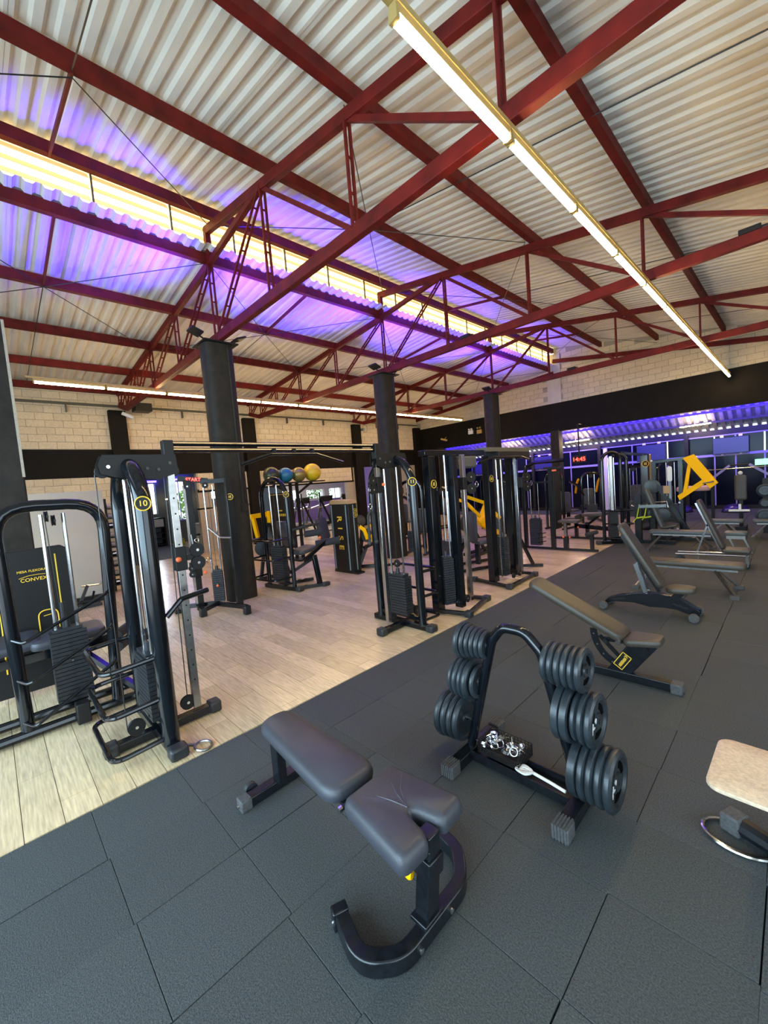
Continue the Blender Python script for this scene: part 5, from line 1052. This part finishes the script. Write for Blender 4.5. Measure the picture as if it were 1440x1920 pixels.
t = thing('plate_column', 'vertical plate holder cut by the right edge in the background', 'rack', (-.55, 13, 0)); part('post', B().bb(-.6, -.5, 13.05, 13.15, 0, 1.3), 'matte_black', t)
for z, r, w_ in ((1.02, .15, 'top'), (.72, .105, 'middle'), (.42, .17, 'bottom')):
    solo('weight_plate', B().lathe([(0, -.02), (r*.28, -.02), (r*.3, -.008), (r*.7, -.008), (r*.76, -.022), (r, -.012), (r, .012), (r*.76, .022), (0, .02)], (-.56, 12.98, z), (0, 1, 0), 28), 'plate_rubber', 'dark plate, %s one on the plate holder cut by the right edge' % w_, 'weight plate', (-.56, 12.98, z), 'plates on the right edge holder')
for i, x in enumerate((-1.5, -3.0)):
    t = thing('balance_dome', 'glossy violet balance dome on the floor by the glass wall, %s one' % ('right', 'left')[i], 'balance dome', (x, 17.9, 0)); part('dome', B().lathe([(.36*math.sin(a), .02+.26*math.cos(a)) for a in [q*PI/2/8 for q in range(9)]], (x, 17.9, 0)), 'purple_sheen', t); part('rim', B().lathe([(0, 0), (.37, 0), (.37, .04), (0, .05)], (x, 17.9, 0)), 'matte_black', t)
t = thing('upholstered_table', 'pale pinkish padded bench top under the yellow arm near the glass wall', 'bench', (-2, 16.5, 0)); part('pad', B().pad((-2.4, 16.5, .84), (1, 0, 0), (0, 0, 1), .9, .5, .16, .12, .05), 'pink_plate', t)
for x in (-2.7, -2.1): part('leg', B().beam((x, 16.5, 0), (x, 16.5, .84), .05, .05, up=(1, 0, 0)), 'matte_black', t)
# ---- background machines seen through the towers
def back_machine(label, x, y, a=0, yel=False, h=1.9):
    t = thing('stack_machine', label, 'exercise machine', (x, y, 0)); ca, sa = math.cos(a), math.sin(a)
    P = lambda u, v, z: V((x+u*ca-v*sa, y+u*sa+v*ca, z))
    pts = [P(-.3, 0, .04), P(-.3, 0, h), P(.3, 0, h), P(.3, 0, .04)]
    part('arch_frame', B().tube(pts, .04, .28), 'black_paint', t)
    R = Matrix.Rotation(a, 3, 'Z')
    for k in range(12): inst('weight_plate', BM, tuple(P(0, .02, .12+.045*k)), t, Matrix.Translation(P(0, .02, .12+.045*k)-V((x, y, 0))) @ R.to_4x4())
    for s_ in (-.1, .1): part('guide_rod', B().tube([P(s_, .02, .1), P(s_, .02, h-.06)], .012), 'chrome', t)
    for s_ in (-.3, .3): part('base_rail', B().beam(P(s_, -.1, .035), P(s_, 1.2, .035), .06, .05), 'worn_black_paint', t)
    part('seat', B().pad(P(0, .85, .48), R @ V((0, 1, 0)), (0, 0, 1), .42, .4, .08, .08, .025), 'vinyl', t); part('backrest', B().pad(P(0, .55, .85), (0, 0, 1), R @ V((0, 1, 0)), .6, .36, .07, .07, .025), 'vinyl', t)
    part('seat_post', B().beam(P(0, .7, .05), P(0, .7, .5), .07, .09, up=(1, 0, 0)), 'worn_black_paint', t)
    for s_ in (-.34, .34): part('lever_arm', B().rect([P(s_, .3, 1.5), P(s_, .7, 1.35), P(s_, 1.05, 1.0)], .05, .06, .1), 'yellow_paint' if yel else 'worn_black_paint', t)
    part('top_pulley', B().disc(P(0, .02, h-.1), R @ V((0, 1, 0)), .07, .03), 'matte_black', t)
BM = mesh_of('weight_plate', B().box((0, 0, 0), (.3, .16, .038)), 'stack_steel')
for (x, y, a, yel, h, lab) in ((-6.9, 7.7, .3, False, 1.9, 'dark stack machine right behind the arches of tower 11'), (-5.0, 6.6, -.4, True, 1.7, 'stack machine with yellow levers glimpsed between the rods of tower 11'),
    (-6.2, 10.6, .2, False, 1.8, 'dark stack machine seen between the twin posts before the blue room'), (-7.6, 12.6, 0, False, 1.9, 'dark stack machine near the third column'),
    (-5.4, 12.8, -.2, False, 1.8, 'dark stack machine under the lit clock'), (-4.9, 14.6, .5, True, 1.7, 'far stack machine with yellow levers before the glass wall'), (-9.4, 9.6, .2, False, 1.9, 'dark stack machine before the bright cardio opening'),
    (-3.9, 15.6, .1, False, 1.8, 'far dark stack machine left of the lavender rack'), (-2.6, 14.2, .4, False, 1.9, 'dark stack machine behind the lever machine'), (-9.8, 12.2, -.3, False, 1.8, 'dark stack machine beside the far black wall pier')):
    back_machine(lab, x, y, a, yel, h)

for i, (x, y, lab) in enumerate(((-.42, 7.36, 'small black box on the middle truss chord near the right edge'), (-4.75, 7.36, 'small black box on the middle truss chord in front of the louvres'), (-4.55, 12.4, 'small black box on the farthest truss chord above the brick gable'))):
    t = thing('junction_box', lab, 'box', (x, y, 4.72)); part('box', B().bb(x-.11, x+.11, y-.06, y+.06, 4.715, 4.78), 'matte_black', t, bev=.006); part('stub', B().tube([(x+.11, y, 4.75), (x+.17, y, 4.75)], .012), 'matte_black', t)
t = thing('handle_stand', 'small dark stand with bent chrome grips beside the beige partition', 'stand', (-9.5, 1.15, 0))
part('upright', B().beam((-9.5, 1.05, .04), (-9.5, 1.22, .42), .05, .05, up=(1, 0, 0)), 'worn_black_paint', t); part('base', B().bb(-9.6, -9.4, .9, 1.4, 0, .05), 'worn_black_paint', t)
part('grip', B().tube([(-9.5, 1.12, .42), (-9.5, 1.40, .40), (-9.5, 1.52, .46)], .02, .04), 'chrome', t); part('grip', B().tube([(-9.45, 1.0, .12), (-9.42, 1.25, .12), (-9.42, 1.3, .3)], .02, .05), 'black_paint', t)
part('pale_bar', B().tube([(-9.4, 1.3, .12), (-9.4, 1.62, .25)], .02), 'pink_plate', t)
